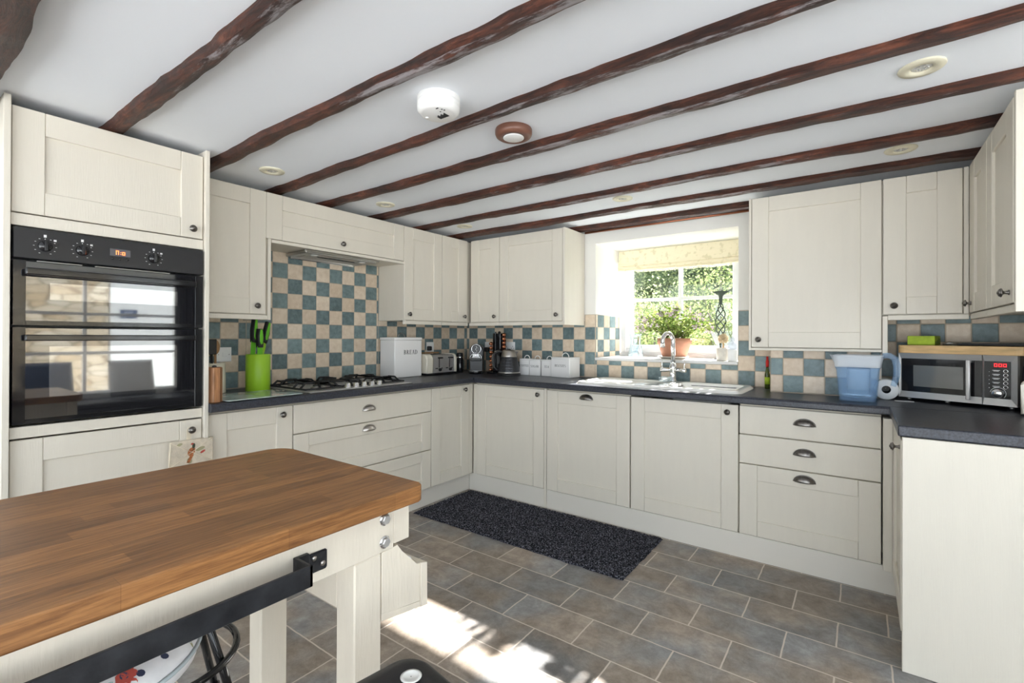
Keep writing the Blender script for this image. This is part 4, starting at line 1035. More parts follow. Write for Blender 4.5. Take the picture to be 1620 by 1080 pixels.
# ------------------------------------------------------------------ corner: coffee machine, capsules, kettle, tins
c = thing('coffee_machine', 'black capsule coffee machine in the worktop corner', 'coffee machine', (.34, -.25, W), math.radians(34))
RM = ROOT[c.name]
def cm(name, mb, m, par): mb.xform(RM @ Matrix.Translation((0, 0, -W))); return link(name, mb, m, par)
mb = MB()
prof = [(-.055, W + .012), (.055, W + .012)]
def outline(w, z0, z1, n=14):
    p = [(-w, z0), (w, z0)]
    for k in range(n + 1): a = PI * k / n; p.append((w * math.cos(a), z1 - w + w * math.sin(a)))
    return p
mb.prism(outline(.058, W + .02, W + .262), 'y', -.02, .12, bev=.006); body = cm('body', mb, M['blackp'], c)
mb = MB(); mb.prism(outline(.045, W + .11, W + .178), 'y', -.048, -.018, bev=.004); h = cm('brew_head', mb, M['blackpl'], c)
mb = MB(); mb.tube([(.049 * math.cos(PI * k / 20), -.05, W + .135 + .046 * math.sin(PI * k / 20)) for k in range(21)], .003, 6); mb.tube([(-.049, -.05, W + .135), (-.049, -.03, W + .118)], .003, 6); mb.tube([(.049, -.05, W + .135), (.049, -.03, W + .118)], .003, 6)
for q in range(5): mb.box(-.037 + q * .003, .037 - q * .003, -.0490, -.047, W + .139 + q * .007, W + .1402 + q * .007)
cm('chrome_trim', mb, M['chrome'], h)
mb = MB(); mb.tube([(.041 * math.cos(2 * PI * k / 32), -.023, W + .216 + .041 * math.sin(2 * PI * k / 32)) for k in range(32)], .0028, 6, closed=True); cm('badge_ring', mb, M['chrome'], body)
mb = MB(); mb.tube([(0.006 * math.sin(k * .9), -.0215, W + .190 + k * .0045) for k in range(12)], .0022, 6); cm('badge_mark', mb, M['offwhite'], body)
mb = MB(); mb.box(-.06, .06, -.085, .11, W + .0006, W + .02, .006, seg=2); cm('base', mb, M['blackpl'], c)
mb = MB(); mb.lathe([(.058, 0), (.058, .022), (.054, .026)], c=(0, -.062, W + .0006), seg=28); mb.lathe([(.052, .026), (.001, .0262)], c=(0, -.062, W + .0006), seg=28, cap=False); t = cm('drip_tray', mb, M['blackg'], c)
mb = MB(); mb.tube([(.058 * math.cos(2 * PI * k / 32), -.062 + .058 * math.sin(2 * PI * k / 32), W + .026) for k in range(32)], .0025, 6, closed=True); cm('tray_rim', mb, M['chrome'], t)
# capsule stand
c = thing('capsule_stand', 'black upright capsule stand between coffee machine and kettle', 'capsule stand', (.50, -.15, W), math.radians(8))
mb = MB(); mb.box(.455, .54, -.165, -.075, W + .012, W + .355, .003); mb.box(.43, .58, -.215, -.07, W + .0006, W + .012, .004); mb.box(.487, .495, -.175, -.16, W + .012, W + .37, .001); link('frame', mb, M['blackg'], c)
mb = MB(); mb.lathe([(.012, 0), (.014, .01), (.006, .018), (.001, .019)], c=(.497, -.12, W + .3555), seg=14); link('finial', mb, M['blackpl'], c)
CAPS = []
def capsule(x, y, z, label, ax):
    mb = MB(); mb.lathe([(.0145, -.013), (.0175, -.010), (.0175, -.007), (.0155, -.004), (.012, .010), (.007, .013), (.001, .0132)], axis=ax, c=(x, y, z), seg=16)
    one('coffee_capsule', label, 'capsule', mb, M['copper'], 'copper coffee capsules')
for k in range(7): capsule(.452, -.188, W + .032 + k * .0385, 'copper capsule in the lower column left of the black stand, ' + ['bottom of seven', 'second from bottom', 'third from bottom', 'middle of seven', 'third from top', 'second from top', 'top of seven'][k], '-y')
for k in range(6): capsule(.558, -.14, W + .165 + k * .0355, 'copper capsule in the upper column right of the black stand, ' + ['bottom of six', 'second from bottom', 'third from bottom', 'third from top', 'second from top', 'top of six'][k], '-y')
# kettle
kx, ky = .70, -.25
c = thing('kettle', 'dark textured kettle with brushed steel collar', 'kettle', (kx, ky, W))
mb = MB(); mb.lathe([(.098, 0), (.100, .006), (.098, .016), (.09, .018)], c=(kx, ky, W + .0006), seg=36); link('base', mb, M['blackpl'], c)
mb = MB(); mb.lathe([(.093, .0185), (.0945, .02), (.0945, .028), (.092, .031)], c=(kx, ky, W + .0006), seg=36); link('base_ring', mb, M['pewterb'], c)
def kb():
    mb = MB(); N, Mm = 16, 48
    def f(u, v):
        a = 2 * PI * v; z = .031 + .125 * u; r = .092 - .018 * u - .008 * u * u
        r += .0016 * abs(math.sin(a * 9)) * abs(math.sin(u * PI * 5)) if u < .98 else 0
        return (kx + r * math.cos(a), ky + r * math.sin(a), W + z)
    mb.grid(f, 40, 144); return mb
M['kettleskin'] = mat('dark_kettle', (.045, .046, .05), .38, .6)
link('body', kb(), M['kettleskin'], c)
mb = MB(); mb.lathe([(.0665, .155), (.066, .16), (.056, .206), (.052, .212), (.04, .217), (.001, .218)], c=(kx, ky, W), seg=36); link('collar', mb, M['pewterb'], c)
mb = MB(); mb.lathe([(.016, .217), (.014, .223), (.001, .2235)], c=(kx, ky, W), seg=18); link('lid_button', mb, M['blackpl'], c)
hd = Vector((-.95, -.3, 0)).normalized()
def hp(r, z): return (kx + hd.x * r, ky + hd.y * r, W + z)
mb = MB(); mb.tube([hp(.058, .195), hp(.09, .20), hp(.125, .188), hp(.14, .155), hp(.142, .10), hp(.132, .065), hp(.112, .045), hp(.09, .042)], [.010, .011, .012, .0115, .011, .0105, .010, .009], 12); hh = link('handle', mb, M['blackpl'], c)
mb = MB(); mb.tube([hp(.085, .209), hp(.127, .199), hp(.151, .160), hp(.152, .10), hp(.141, .062), hp(.115, .037)], .004, 8); link('handle_trim', mb, M['pewterb'], hh)
sd = -hd
mb = MB(); mb.add([(kx + sd.x * .05 - sd.y * .018, ky + sd.y * .05 + sd.x * .018, W + .205), (kx + sd.x * .05 + sd.y * .018, ky + sd.y * .05 - sd.x * .018, W + .205), (kx + sd.x * .085, ky + sd.y * .085, W + .203), (kx + sd.x * .062, ky + sd.y * .062, W + .165)], [(0, 1, 2), (0, 2, 3), (1, 3, 2), (0, 3, 1)]); link('spout', mb, M['pewterb'], c)
mb = MB(); mb.tube([(kx - .03, ky + .095, W + .006), (kx - .03, ky + .12, W + .005), (kx - .03, ky + .14, W + .005), (kx - .02, ky + .19, W + .005), (kx - .08, ky + .22, W + .04), (.60, -.02, W + .12)], .004, 6); one('kettle_cable', 'black cable behind the kettle', 'cable', mb, M['blackpl'])
# storage tins
def tin(label, txt, x0, x1, yf, dp, h, hh_, ang=0, lid=.012):
    w = x1 - x0; cx = (x0 + x1) / 2
    c = thing('storage_tin', label, 'tin', (cx, yf + dp / 2, W), math.radians(ang), 'white lettered storage tins')
    RM = ROOT[c.name]
    def L(name, mb, m, par): mb.xform(RM); return link(name, mb, m, par)
    mb = MB(); mb.box(-w / 2, w / 2, -dp / 2, dp / 2, .0006, h, .003, seg=2); L('body', mb, M['enamel'], c)
    mb = MB(); mb.box(-w / 2 - .001, w / 2 + .001, -dp / 2 - .001, dp / 2 + .001, h + .0003, h + lid, .003, seg=2); l = L('lid', mb, M['enamel'], c)
    r = hh_
    mb = MB(); mb.tube([(r * math.cos(PI * k / 14), 0, h + lid - .001 + r * 1.05 * math.sin(PI * k / 14)) for k in range(15)], .0035, 8); L('handle', mb, M['enamel'], l)
    mb = text_mb(txt, .0185 if len(txt) < 8 else .019, lambda u, v, d: (u, -dp / 2 - .0001 - d, h * .63 + v), gap=.12); L('lettering', mb, M['ink'], c)
tin('white tin lettered COFFEE, leftmost of the row, by the kettle', 'COFFEE', .738, .836, -.150, .095, .128, .026, 3)
tin('white tin lettered SUGAR, between the COFFEE and TEA tins', 'SUGAR', .848, .950, -.160, .10, .126, .026, 3)
tin('white tin lettered TEA, between the SUGAR and BISCUITS tins', 'TEA', .962, 1.064, -.150, .095, .126, .026, 0)
tin('larger white tin lettered BISCUITS, rightmost of the row of tins', 'BISCUITS', 1.075, 1.258, -.178, .145, .150, .033, -6)

# ------------------------------------------------------------------ window sill things
SZ = WZ0 + .0006
c = thing('glass_vase', 'clear waisted glass vase at the left end of window sill', 'vase', (1.625, .24, SZ))
mb = MB(); pr = [(.060, 0), (.062, .008), (.056, .04), (.046, .09), (.040, .125), (.043, .16), (.050, .19)]
mb.lathe(pr + [(r - .003, z) for (r, z) in reversed(pr[1:])] + [(.001, .01)], c=(1.625, .24, SZ), seg=32, cap=False); mb.lathe([(.001, 0), (.060, 0)], c=(1.625, .24, SZ), seg=32, cap=False); link('vessel', mb, M['thinglass'], c)
px, py = 1.95, .20
c = thing('potted_plant', 'bushy flowering plant in terracotta pot in the middle of sill', 'plant', (px, py, SZ))
mb = MB(); mb.lathe([(.085, .012), (.088, .014), (.118, .11), (.1245, .112), (.127, .155), (.119, .156), (.115, .135), (.001, .135)], c=(px, py, SZ), seg=40, cap=False); mb.lathe([(.001, .012), (.085, .012)], c=(px, py, SZ), seg=30, cap=False); link('pot', mb, M['terracotta'], c)
mb = MB(); mb.lathe([(.001, 0), (.085, 0), (.112, .012), (.116, .018), (.108, .016), (.086, .007), (.001, .006)], c=(px - .01, py, SZ), seg=36, cap=False); link('saucer', mb, M['stoneware'], c)
mb = MB(); mb.lathe([(.001, .142), (.06, .141), (.115, .1365)], c=(px, py, SZ), seg=24, cap=False); link('soil', mb, M['soil'], c)
rnd = random.Random(5)
stems = MB(); lv = MB(); fl = MB()
def leaf(mb, p, d, L, w, curl=.2):
    d = d.normalized(); s = d.cross(Vector((0, 0, 1)))
    if s.length < .1: s = Vector((1, 0, 0))
    s.normalize(); n = s.cross(d); n.normalize()
    a = rnd.uniform(-.9, .9); s2 = s * math.cos(a) + n * math.sin(a); n2 = n * math.cos(a) - s * math.sin(a)
    P = [p, p + d * L * .35 + s2 * w + n2 * curl * w, p + d * L * .75 + s2 * w * .7, p + d * L - n2 * curl * L * .3, p + d * L * .75 - s2 * w * .7, p + d * L * .35 - s2 * w + n2 * curl * w]
    mb.add(P, [(0, 1, 2, 3), (0, 3, 4, 5)], 0, False)
for k in range(52):
    a = 2 * PI * (k * .381966) + rnd.uniform(-.3, .3); sp = .25 + .75 * math.sqrt(rnd.random())
    ca, sa = math.cos(a), math.sin(a)
    R0 = .29 * sp; H = (.27 - .20 * sp * sp) * rnd.uniform(.7, 1.05) + (.06 if k % 17 == 3 else .015)
    p0 = Vector((px + .06 * ca * rnd.random(), py + .06 * sa * rnd.random(), SZ + .135)); p3 = Vector((min(px + R0 * ca, 2.18 if sa > 0 else 2.22), py + max(-.16, min(R0 * sa, .20)), SZ + .15 + H))
    p1 = p0 + Vector((ca * R0 * .25, sa * R0 * .2, H * .55 + .03)); p2 = p0.lerp(p3, .72) + Vector((0, 0, .045))
    pts = []
    for q in range(9):
        t = q / 8; pts.append((1 - t) ** 3 * p0 + 3 * t * (1 - t) ** 2 * p1 + 3 * t * t * (1 - t) * p2 + t ** 3 * p3)
    stems.tube(pts, [.0017 * (1 - .6 * q / 8) for q in range(9)], 5)
    for q in range(1, 9):
        for _ in range(3):
            t = (pts[min(q + 1, 8)] - pts[q - 1]); dd = t.normalized() * .5 + Vector((rnd.uniform(-1, 1), rnd.uniform(-1, 1), rnd.uniform(-.6, .6)))
            p = pts[q] + Vector((rnd.uniform(-.01, .01), rnd.uniform(-.01, .01), rnd.uniform(-.01, .01)))
            if p.y < py + .24: leaf(lv, p, dd, rnd.uniform(.025, .048), rnd.uniform(.006, .011))
    if rnd.random() < .85:
        for _ in range(7):
            cpos = pts[8] + Vector((rnd.uniform(-.03, .03), rnd.uniform(-.03, .03), rnd.uniform(-.03, .015)))
            for m5 in range(5):
                aa = 2 * PI * m5 / 5; leaf(fl, cpos, Vector((math.cos(aa), math.sin(aa) * .7, math.sin(aa) + .3)), .012, .0045)
link('stems', stems, M['stem'], c); f_ = link('foliage', lv, M['leaf'], c); f_['kind'] = 'stuff'; f_ = link('flowers', fl, M['petal'], c); f_['kind'] = 'stuff'
# brush pot
bx_, by_ = 2.318, .10
c = thing('brush_pot', 'grey stoneware pot at the right end of the window sill', 'pot', (bx_, by_, SZ))
mb = MB(); mb.lathe([(.036, 0), (.038, .003), (.038, .088), (.034, .09), (.033, .02), (.001, .015)], c=(bx_, by_, SZ), seg=28, cap=False); mb.lathe([(.001, 0), (.036, 0)], c=(bx_, by_, SZ), seg=28, cap=False); link('body', mb, M['stoneware'], c)
c = thing('dish_brush', 'wooden dish brush with pale round bristles in the stoneware pot', 'brush', (bx_ + .005, by_, SZ + .02))
mb = MB(); mb.tube([(bx_ + .004, by_, SZ + .018), (bx_ + .008, by_ - .004, SZ + .12)], .006, 8); mb.tube([(bx_ + .006, by_ - .006, SZ + .12), (bx_ + .026, by_ - .012, SZ + .15)], .005, 8); link('handle', mb, M['chopping'], c)
mb = MB(); cpt = Vector((bx_ + .008, by_ - .01, SZ + .155))
for k in range(260):
    z = rnd.uniform(-.9, 1); a = rnd.uniform(0, 2 * PI); r = math.sqrt(1 - z * z); d = Vector((r * math.cos(a), r * math.sin(a) * .8, z))
    mb.tube([cpt, cpt + d * Vector((.038, .034, .032)).length / 1.73 * rnd.uniform(.9, 1.08)], [.002, .0026], 4)
b_ = link('bristles', mb, M['bristle'], c); b_['kind'] = 'stuff'
c = thing('white_scraper', 'white plastic scraper leaning left out of the stoneware pot', 'scraper', (bx_ - .02, by_, SZ + .02))
mb = MB(); mb.tube([(bx_ - .012, by_ + .01, SZ + .018), (bx_ - .034, by_ + .005, SZ + .12)], .005, 8); link('handle', mb, M['white'], c)
mb = MB(); mb.box(-.014, .014, -.004, .004, 0, .085, .003, M_=Matrix.Translation((bx_ - .033, by_ + .005, SZ + .118)) @ Matrix.Rotation(-.38, 4, 'Y')); link('head', mb, M['white'], c)
qx, qy = 2.393, .06
c = thing('soap_bottle', 'clear and white washing up bottle at the far right of the sill', 'bottle', (qx, qy, SZ))
mb = MB(); mb.lathe([(.027, 0), (.030, .004), (.030, .075), (.029, .08)], c=(qx, qy, SZ), seg=24); link('lower_body', mb, M['white'], c)
mb = MB(); mb.lathe([(.029, .0802), (.030, .09), (.029, .12), (.016, .135), (.013, .138)], c=(qx, qy, SZ), seg=24); link('upper_body', mb, M['milky'], c)
mb = MB(); mb.lathe([(.0135, .1385), (.0145, .14), (.0145, .158), (.007, .162), (.006, .172), (.001, .1725)], c=(qx, qy, SZ), seg=20); link('cap', mb, M['milky'], c)
cx_, cy_ = 2.262, .30
c = thing('candlestick', 'tall twisted iron candlestick with flat dish top on the sill', 'candlestick', (cx_, cy_, SZ))
mb = MB(); mb.lathe([(.045, 0), (.045, .005), (.012, .012), (.007, .03), (.007, .14), (.010, .15)], c=(cx_, cy_, SZ), seg=24); link('base', mb, M['greeniron'], c)
mb = MB()
for s in range(4):
    pts = []
    for k in range(25):
        t = k / 24; a = s * PI / 2 + t * 2 * PI * 1.1; r = .006 + .030 * math.sin(PI * t) ** .8
        pts.append((cx_ + r * math.cos(a), cy_ + r * math.sin(a), SZ + .15 + .27 * t))
    mb.tube(pts, .0042, 6)
link('twisted_stem', mb, M['greeniron'], c)
mb = MB(); mb.lathe([(.010, .415), (.012, .425), (.014, .47), (.02, .48), (.056, .503), (.057, .507), (.02, .500), (.001, .500)], c=(cx_, cy_, SZ), seg=28); link('dish', mb, M['greeniron'], c)
# roman blind
def blind():
    mb = MB(); x0, x1 = WX0 + .004, WX1 - .006
    front = [(.449, WZ1 - .002), (.448, 1.96), (.447, 1.93), (.444, 1.905), (.439, 1.885), (.434, 1.870), (.433, 1.866), (.437, 1.863), (.441, 1.861), (.437, 1.855), (.431, 1.846), (.430, 1.841), (.434, 1.838), (.440, 1.836), (.436, 1.830), (.434, 1.825), (.436, 1.820)]
    loop = front + [(.4505, 1.820), (.4515, 1.87), (.4522, 1.93), (.4525, WZ1 - .002)]
    n = len(loop); NU = 70; vs = []
    for i in range(NU + 1):
        u = i / NU
        for (y, z) in loop:
            s = (WZ1 - z) / .17
            dz = s * (.010 * mnoise.noise(Vector((u * 3.1, 0, 2.2))) - .010 * math.sin(PI * u) + .004 * mnoise.noise(Vector((u * 11, z * 8, 0))))
            dy = -abs(s * .008 * mnoise.noise(Vector((u * 5, z * 12, 7)))) if y < .445 else 0
            vs.append((x0 + (x1 - x0) * u, y + dy, z + dz))
    fs = [(i * n + k, i * n + (k + 1) % n, (i + 1) * n + (k + 1) % n, (i + 1) * n + k) for i in range(NU) for k in range(n)] + [tuple(range(n)), tuple(NU * n + k for k in range(n - 1, -1, -1))]
    mb.add(vs, fs)
    return mb
c = thing('roman_blind', 'cream patterned roman blind folded up at the top of window', 'blind', (1.91, .445, 1.9))
link('fabric', blind(), M['blind'], c)
mb = MB(); mb.box(WX0 + .004, WX1 - .006, .453, .457, WZ1 - .03, WZ1 - .003); link('headrail', mb, M['white'], c)
mb = MB(); mb.tube([(1.889, .425, 1.83), (1.885, .41, 1.80), (1.89, .41, 1.78)], .0015, 5); link('cord', mb, M['white'], c)

# ------------------------------------------------------------------ right worktop things
ox, oy = 2.628, -.085
c = thing('sauce_bottle', 'slim red and green bottle on the worktop right of the sink', 'bottle', (ox, oy, W))
mb = MB(); mb.lathe([(.013, 0), (.015, .004), (.015, .09), (.008, .125), (.007, .14)], c=(ox, oy, W + .0006), seg=20); link('body', mb, M['oilgreen'], c)
mb = MB(); mb.lathe([(.0155, .03), (.0155, .075)], c=(ox, oy, W + .0006), seg=20); link('label', mb, M['tissuebox'], c)
mb = MB(); mb.lathe([(.0095, .14), (.0095, .178), (.007, .182), (.006, .205), (.001, .206)], c=(ox, oy, W + .0006), seg=18); link('cap', mb, M['redp'], c)
# water filter jug
jx, jy = 3.098, -.43
c = thing('filter_jug', 'clear blue water filter jug with white lid band', 'jug', (jx, jy, W), math.radians(-4))
RM = ROOT[c.name]
def J(name, mb, m, par): mb.xform(RM @ Matrix.Translation((0, 0, -W))); return link(name, mb, m, par)
def rsec(w, d, r, z, n=5):
    P = []
    for (sx, sy, a0) in ((1, 1, 0), (-1, 1, 90), (-1, -1, 180), (1, -1, 270)):
        for k in range(n + 1):
            a = math.radians(a0 + 90 * k / n); P.append((sx * (w - r) + r * math.cos(a), sy * (d - r) + r * math.sin(a), z))
    return P
def loft(secs, cap0=True, cap1=True, mb=None, mi=0):
    mb = mb or MB(); n = len(secs[0]); vs = [p for s in secs for p in s]
    fs = [(i * n + k, i * n + (k + 1) % n, (i + 1) * n + (k + 1) % n, (i + 1) * n + k) for i in range(len(secs) - 1) for k in range(n)]
    if cap0: fs.append(tuple(range(n - 1, -1, -1)))
    if cap1: fs.append(tuple((len(secs) - 1) * n + k for k in range(n)))
    mb.add(vs, fs, mi, True); return mb
z = W + .0006
J('body', loft([rsec(.074, .074, .018, z), rsec(.077, .077, .02, z + .004), rsec(.089, .089, .022, z + .165), rsec(.094, .094, .024, z + .176), rsec(.092, .092, .023, z + .170), rsec(.086, .086, .02, z + .16), rsec(.073, .073, .017, z + .006)], True, True), M['blueplas'], c)
J('water', loft([rsec(.0715, .0715, .016, z + .007), rsec(.0755, .0755, .017, z + .06)]), mix_shader_mat('water', sh('ShaderNodeBsdfTransparent', (.80, .90, .97)), sh('ShaderNodeBsdfGlossy', (.9, .95, 1), .05), .15), c)
mb = MB(); mb.lathe([(.03, .03), (.045, .035), (.047, .15), (.05, .165)], c=(0.0, 0, z), seg=28); J('filter', mb, M['milky'], c)
J('upper_band', loft([rsec(.0945, .0945, .024, z + .177), rsec(.096, .096, .025, z + .19), rsec(.103, .1, .027, z + .225), rsec(.106, .102, .028, z + .236), rsec(.100, .097, .026, z + .238)], False, True), M['milky'], c)
mb = MB(); mb.add([(-.104, -.03, z + .234), (-.104, .03, z + .234), (-.126, 0, z + .238), (-.10, 0, z + .185)], [(0, 2, 1), (0, 3, 2), (1, 2, 3), (0, 1, 3)]); J('spout', mb, M['milky'], c)
mb = MB(); mb.tube([(.10, 0, z + .236), (.128, 0, z + .238), (.150, 0, z + .222), (.158, 0, z + .185), (.157, 0, z + .14), (.148, 0, z + .10), (.143, 0, z + .085)], [.014, .015, .016, .0155, .0145, .013, .011], 12); J('handle', mb, M['blueplas'], c)
# kitchen roll on its side
c = thing('kitchen_roll', 'white kitchen roll lying on its side between jug and microwave', 'paper roll', (3.237, -.27, W))
mb = MB(); mb.lathe([(.020, -.04), (.052, -.04), (.053, -.038), (.053, .16), (.052, .162), (.020, .162), (.020, -.04)], axis='y', c=(3.219, -.25, W + .0537), seg=40, cap=False); link('paper', mb, M['paper'], c)
mb = MB(); mb.lathe([(.0195, -.0395), (.0195, .1615), (.0185, .1615), (.0185, -.0395), (.0195, -.0395)], axis='y', c=(3.219, -.25, W + .0537), seg=30, cap=False); mb.lathe([(.001, .05), (.0185, .05)], axis='y', c=(3.219, -.25, W + .0537), seg=30, cap=False); link('core', mb, M['blackpl'], c)
mb = MB(); mb.box(3.2525, 3.33, -.335, -.30, W + .0006, W + .002); one('paper_scrap', 'torn white paper end lying beside the kitchen roll', 'paper', mb, M['paper'])
# microwave (front-left corner at MX0, turned towards the room)
MA = math.atan2(-.200, .400); MWW = .452
c = thing('microwave', 'steel microwave with black glass door and red 000 display', 'microwave', (3.277, -.235, W), MA)
RM = ROOT[c.name]
def Q(name, mb, m, par): mb.xform(RM); return link(name, mb, m, par)
H0, H1, MD = .016, .249, .29
mb = MB(); mb.box(0, MWW, .012, MD, H0, H1, .003); Q('case', mb, M['steelm'], c)
# sculpted frame: door and control side
def framebox(x0, x1, z0, z1, t, d, mb):
    # picture frame with sloped inner faces
    O = [(x0, z0), (x1, z0), (x1, z1), (x0, z1)]; I = [(x0 + t[0], z0 + t[1]), (x1 - t[2], z0 + t[1]), (x1 - t[2], z1 - t[3]), (x0 + t[0], z1 - t[3])]
    vs = [(p[0], .012, p[1]) for p in O] + [(p[0], -d, p[1]) for p in O] + [(p[0], -d + .008, p[1]) for p in I] + [(p[0], .012, p[1]) for p in I]
    fs = []
    for k in range(4):
        j = (k + 1) % 4; fs += [(k, j, 4 + j, 4 + k), (4 + k, 4 + j, 8 + j, 8 + k), (8 + k, 8 + j, 12 + j, 12 + k)]
    mb.add(vs, fs)
mb = MB(); framebox(.0, .332, H0 + .002, H1, (.008, .034, .002, .03), .010, mb); dr = Q('door', mb, M['steel'], c)
mb = MB(); mb.box(.012, .331, -.004, .011, H0 + .034, H1 - .028); Q('door_glass', mb, M['blackg'], dr)
mb = MB(); mb.box(.062, .262, -.0052, -.003, H0 + .062, H1 - .062); Q('window_mesh', mb, mat('mesh_window', (.13, .13, .122), .15, ior=1.9), dr)
mb = MB(); mb.box(.279, .297, -.034, -.022, H0 + .018, H1 - .024, .004, seg=2); mb.box(.283, .293, -.023, -.006, H0 + .02, H0 + .032); mb.box(.283, .293, -.023, -.006, H1 - .038, H1 - .026); Q('handle', mb, M['steel'], dr)
mb = MB(); framebox(.335, MWW, H0 + .002, H1, (.004, .034, .024, .03), .010, mb); cpn = Q('control_surround', mb, M['steel'], c)
mb = MB(); mb.box(.338, .428, -.004, .011, H0 + .034, H1 - .028); Q('control_panel', mb, M['blackg'], c)
mb = MB()
def qput(mb, a, b, z0, z1): mb.box(a, b, -.0052, -.0042, z0, z1)
for k in range(3): seg7(mb, .372 + k * .0155, H1 - .053, .0115, .0155, .0028, 'abcdef', qput)
Q('clock_digits', mb, M['redled'], c)
for k in range(5):
    zz = H1 - .072 - k * .0185
    mb = MB(); mb.lathe([(.0085, 0), (.0085, .003), (.0060, .003), (.0058, .0012)], axis='-y', c=(.412, -.0042, zz), seg=20, cap=False); Q('button', mb, M['chrome'], c)
    mb = MB()
    for (a, b, q) in ((.366, .392, .002), (.370, .388, -.002), (.354, .357, -.006)): mb.box(a, b, -.0048, -.0042, zz + q, zz + q + .0022)
    Q('button_print', mb, M['offwhite'], c)
mb = MB(); mb.lathe([(.0215, 0), (.0205, .012), (.018, .016), (.001, .0165)], axis='-y', c=(.386, -.0042, H0 + .058), seg=28); dl = Q('dial', mb, M['chrome'], c)
mb = MB(); mb.tube([(.386 + .027 * math.cos(a), -.0050, H0 + .058 + .027 * math.sin(a)) for a in [math.radians(-40 + k * 10) for k in range(22)]], .0012, 5); Q('dial_scale', mb, M['offwhite'], c)
for (a, b) in ((.03, .03), (MWW - .03, .03), (.03, MD - .03), (MWW - .03, MD - .03), (.19, .03)):
    mb = MB(); mb.lathe([(.010, .0006), (.012, H0)], c=(a, b, 0), seg=12); Q('foot', mb, M['steelm'], c)
mb = MB(); mb.box(MWW + .0005, MWW + .003, .04, .20, .06, .2, .001)
for k in range(6): mb.box(MWW + .003, MWW + .0045, .05 + k * .022, .06 + k * .022, .07, .19)
Q('side_vent', mb, M['blackm'], c)
# butcher's board over the microwave
c = thing('chopping_board', 'thick pale wood chopping board lying on top of the microwave', 'chopping board', (3.277, -.235, W + H1), MA)
RM = ROOT[c.name]; mb = MB()
pl = []
for (cx, cy, a0) in ((MWW + .0, .285, 0), (.03, .285, 90), (.03, .005, 180), (MWW + .0, .005, 270)):
    for k in range(6): a = math.radians(a0 + 18 * k); pl.append((cx + .035 * math.cos(a), cy + .035 * math.sin(a)))
mb.prism(pl, 'z', .0006, .041, bev=.003); Q('block', mb, M['chopping'], c)
ZB = W + H1 + .0416
def on_board(u, v): p = ROOT[c.name] @ Vector((u, v, 0)); return p
p = on_board(.06, .06)
t = thing('tissue_box', 'lime green tissue box on the board above the microwave', 'box', (p.x, p.y, ZB), MA + .25)
RM = ROOT[t.name]; mb = MB(); mb.box(-.045, .065, -.02, .17, .0006, .048, .001); Q('box', mb, M['tissuebox'], t)
mb = MB()
for k in range(5): mb.box(.0651, .0656, 0.01 + k * .03, .025 + k * .03, .008, .012 + rnd.uniform(.008, .03))
Q('leaf_print', mb, M['leafprint'], t)
p = on_board(.30, .12)
t = thing('griddle_pan', 'flat dark pan lying on the chopping board by tissue box', 'pan', (p.x, p.y, ZB), MA)
RM = ROOT[t.name]; mb = MB(); mb.box(-.08, .16, -.08, .12, .0006, .012, .004, seg=2); Q('plate', mb, M['board_dark'], t)
mb = MB(); mb.tube([(-.08, -.02, .008), (-.12, -.045, .012), (-.145, -.05, .006)], .005, 8); Q('handle', mb, M['steelm'], t)
# cream appliance at the right edge
c = thing('cream_radio', 'cream rounded box at the far right of the return worktop', 'radio', (3.755, -.58, W), -.25)
RM = ROOT[c.name]
pl = [(x, z) for (x, z) in tprof(-.095, .085, .006, .15, .02)]
mb = MB(); mb.prism(tprof(-.09, .09, .006, .152, .022), 'y', -.05, .06, bev=.008); Q('case', mb, M['toastcream'], c)
mb = MB(); mb.box(-.07, .072, -.054, -.049, .024, .134, .006); Q('front_panel', mb, M['lampglass'], c)
for s in (-.06, .06):
    mb = MB(); mb.lathe([(.010, .0006), (.010, .008)], c=(s, 0, 0), seg=12); Q('foot', mb, M['rubber'], c)
SUN_E, SKY_E, GROUND_GLOW_E, EXPO = 30.0, 3.4, 6.3, 0.74
# ------------------------------------------------------------------ floor mat
mb = MB(); rn = random.Random(3)
def mf(u, v):
    x = .575 + 1.555 * u; y = -1.205 + .615 * v
    e = min(u, 1 - u, v * .4, (1 - v) * .4)
    x += .006 * mnoise.noise(Vector((v * 9, 1, u * 3))); y += .006 * mnoise.noise(Vector((u * 22, 5, v * 3)))
    z = .012 + rn.uniform(-.0035, .0035) if e > .003 else .0008
    return (x, y, z)
mb.grid(mf, 180, 72, smooth=False)
one('door_mat', 'dark speckled washable mat on floor along the corner kickboards', 'mat', mb, M['mat'])

# ------------------------------------------------------------------ butcher block table
tx0, tx1, ty1, ty0 = 1.672, 2.292, -2.733, -4.35
c = thing('kitchen_table', 'long oak topped kitchen table with cream painted base', 'table', ((tx0 + tx1) / 2, (ty0 + ty1) / 2, 0))
pl = []
for (cx, cy, a0, r) in ((tx1 - .018, ty1 - .018, 0, .018), (tx0 + .05, ty1 - .05, 90, .05), (tx0 + .03, ty0 + .03, 180, .03), (tx1 - .02, ty0 + .02, 270, .02)):
    for k in range(7): a = math.radians(a0 + 15 * k); pl.append((cx + r * math.cos(a), cy + r * math.sin(a)))
mb = MB(); mb.prism(pl, 'z', .863, .900, bev=.003); link('table_top', mb, M['oak'], c)
AX = 2.262
mb = MB(); mb.box(AX - .036, AX, ty0 + .06, -2.7975, .767, .8628, .002); link('apron', mb, M['paintwood'], c)
mb = MB(); mb.box(1.74, AX - .037, -2.7975, -2.752, .775, .8628, .002); mb.box(AX - .037, AX, -2.797, -2.752, .775, .8628, .002); link('apron', mb, M['paintwood'], c)
mb = MB(); mb.box(1.74, 1.776, ty0 + .06, -2.80, .767, .8628, .002); link('apron', mb, M['paintwood'], c)
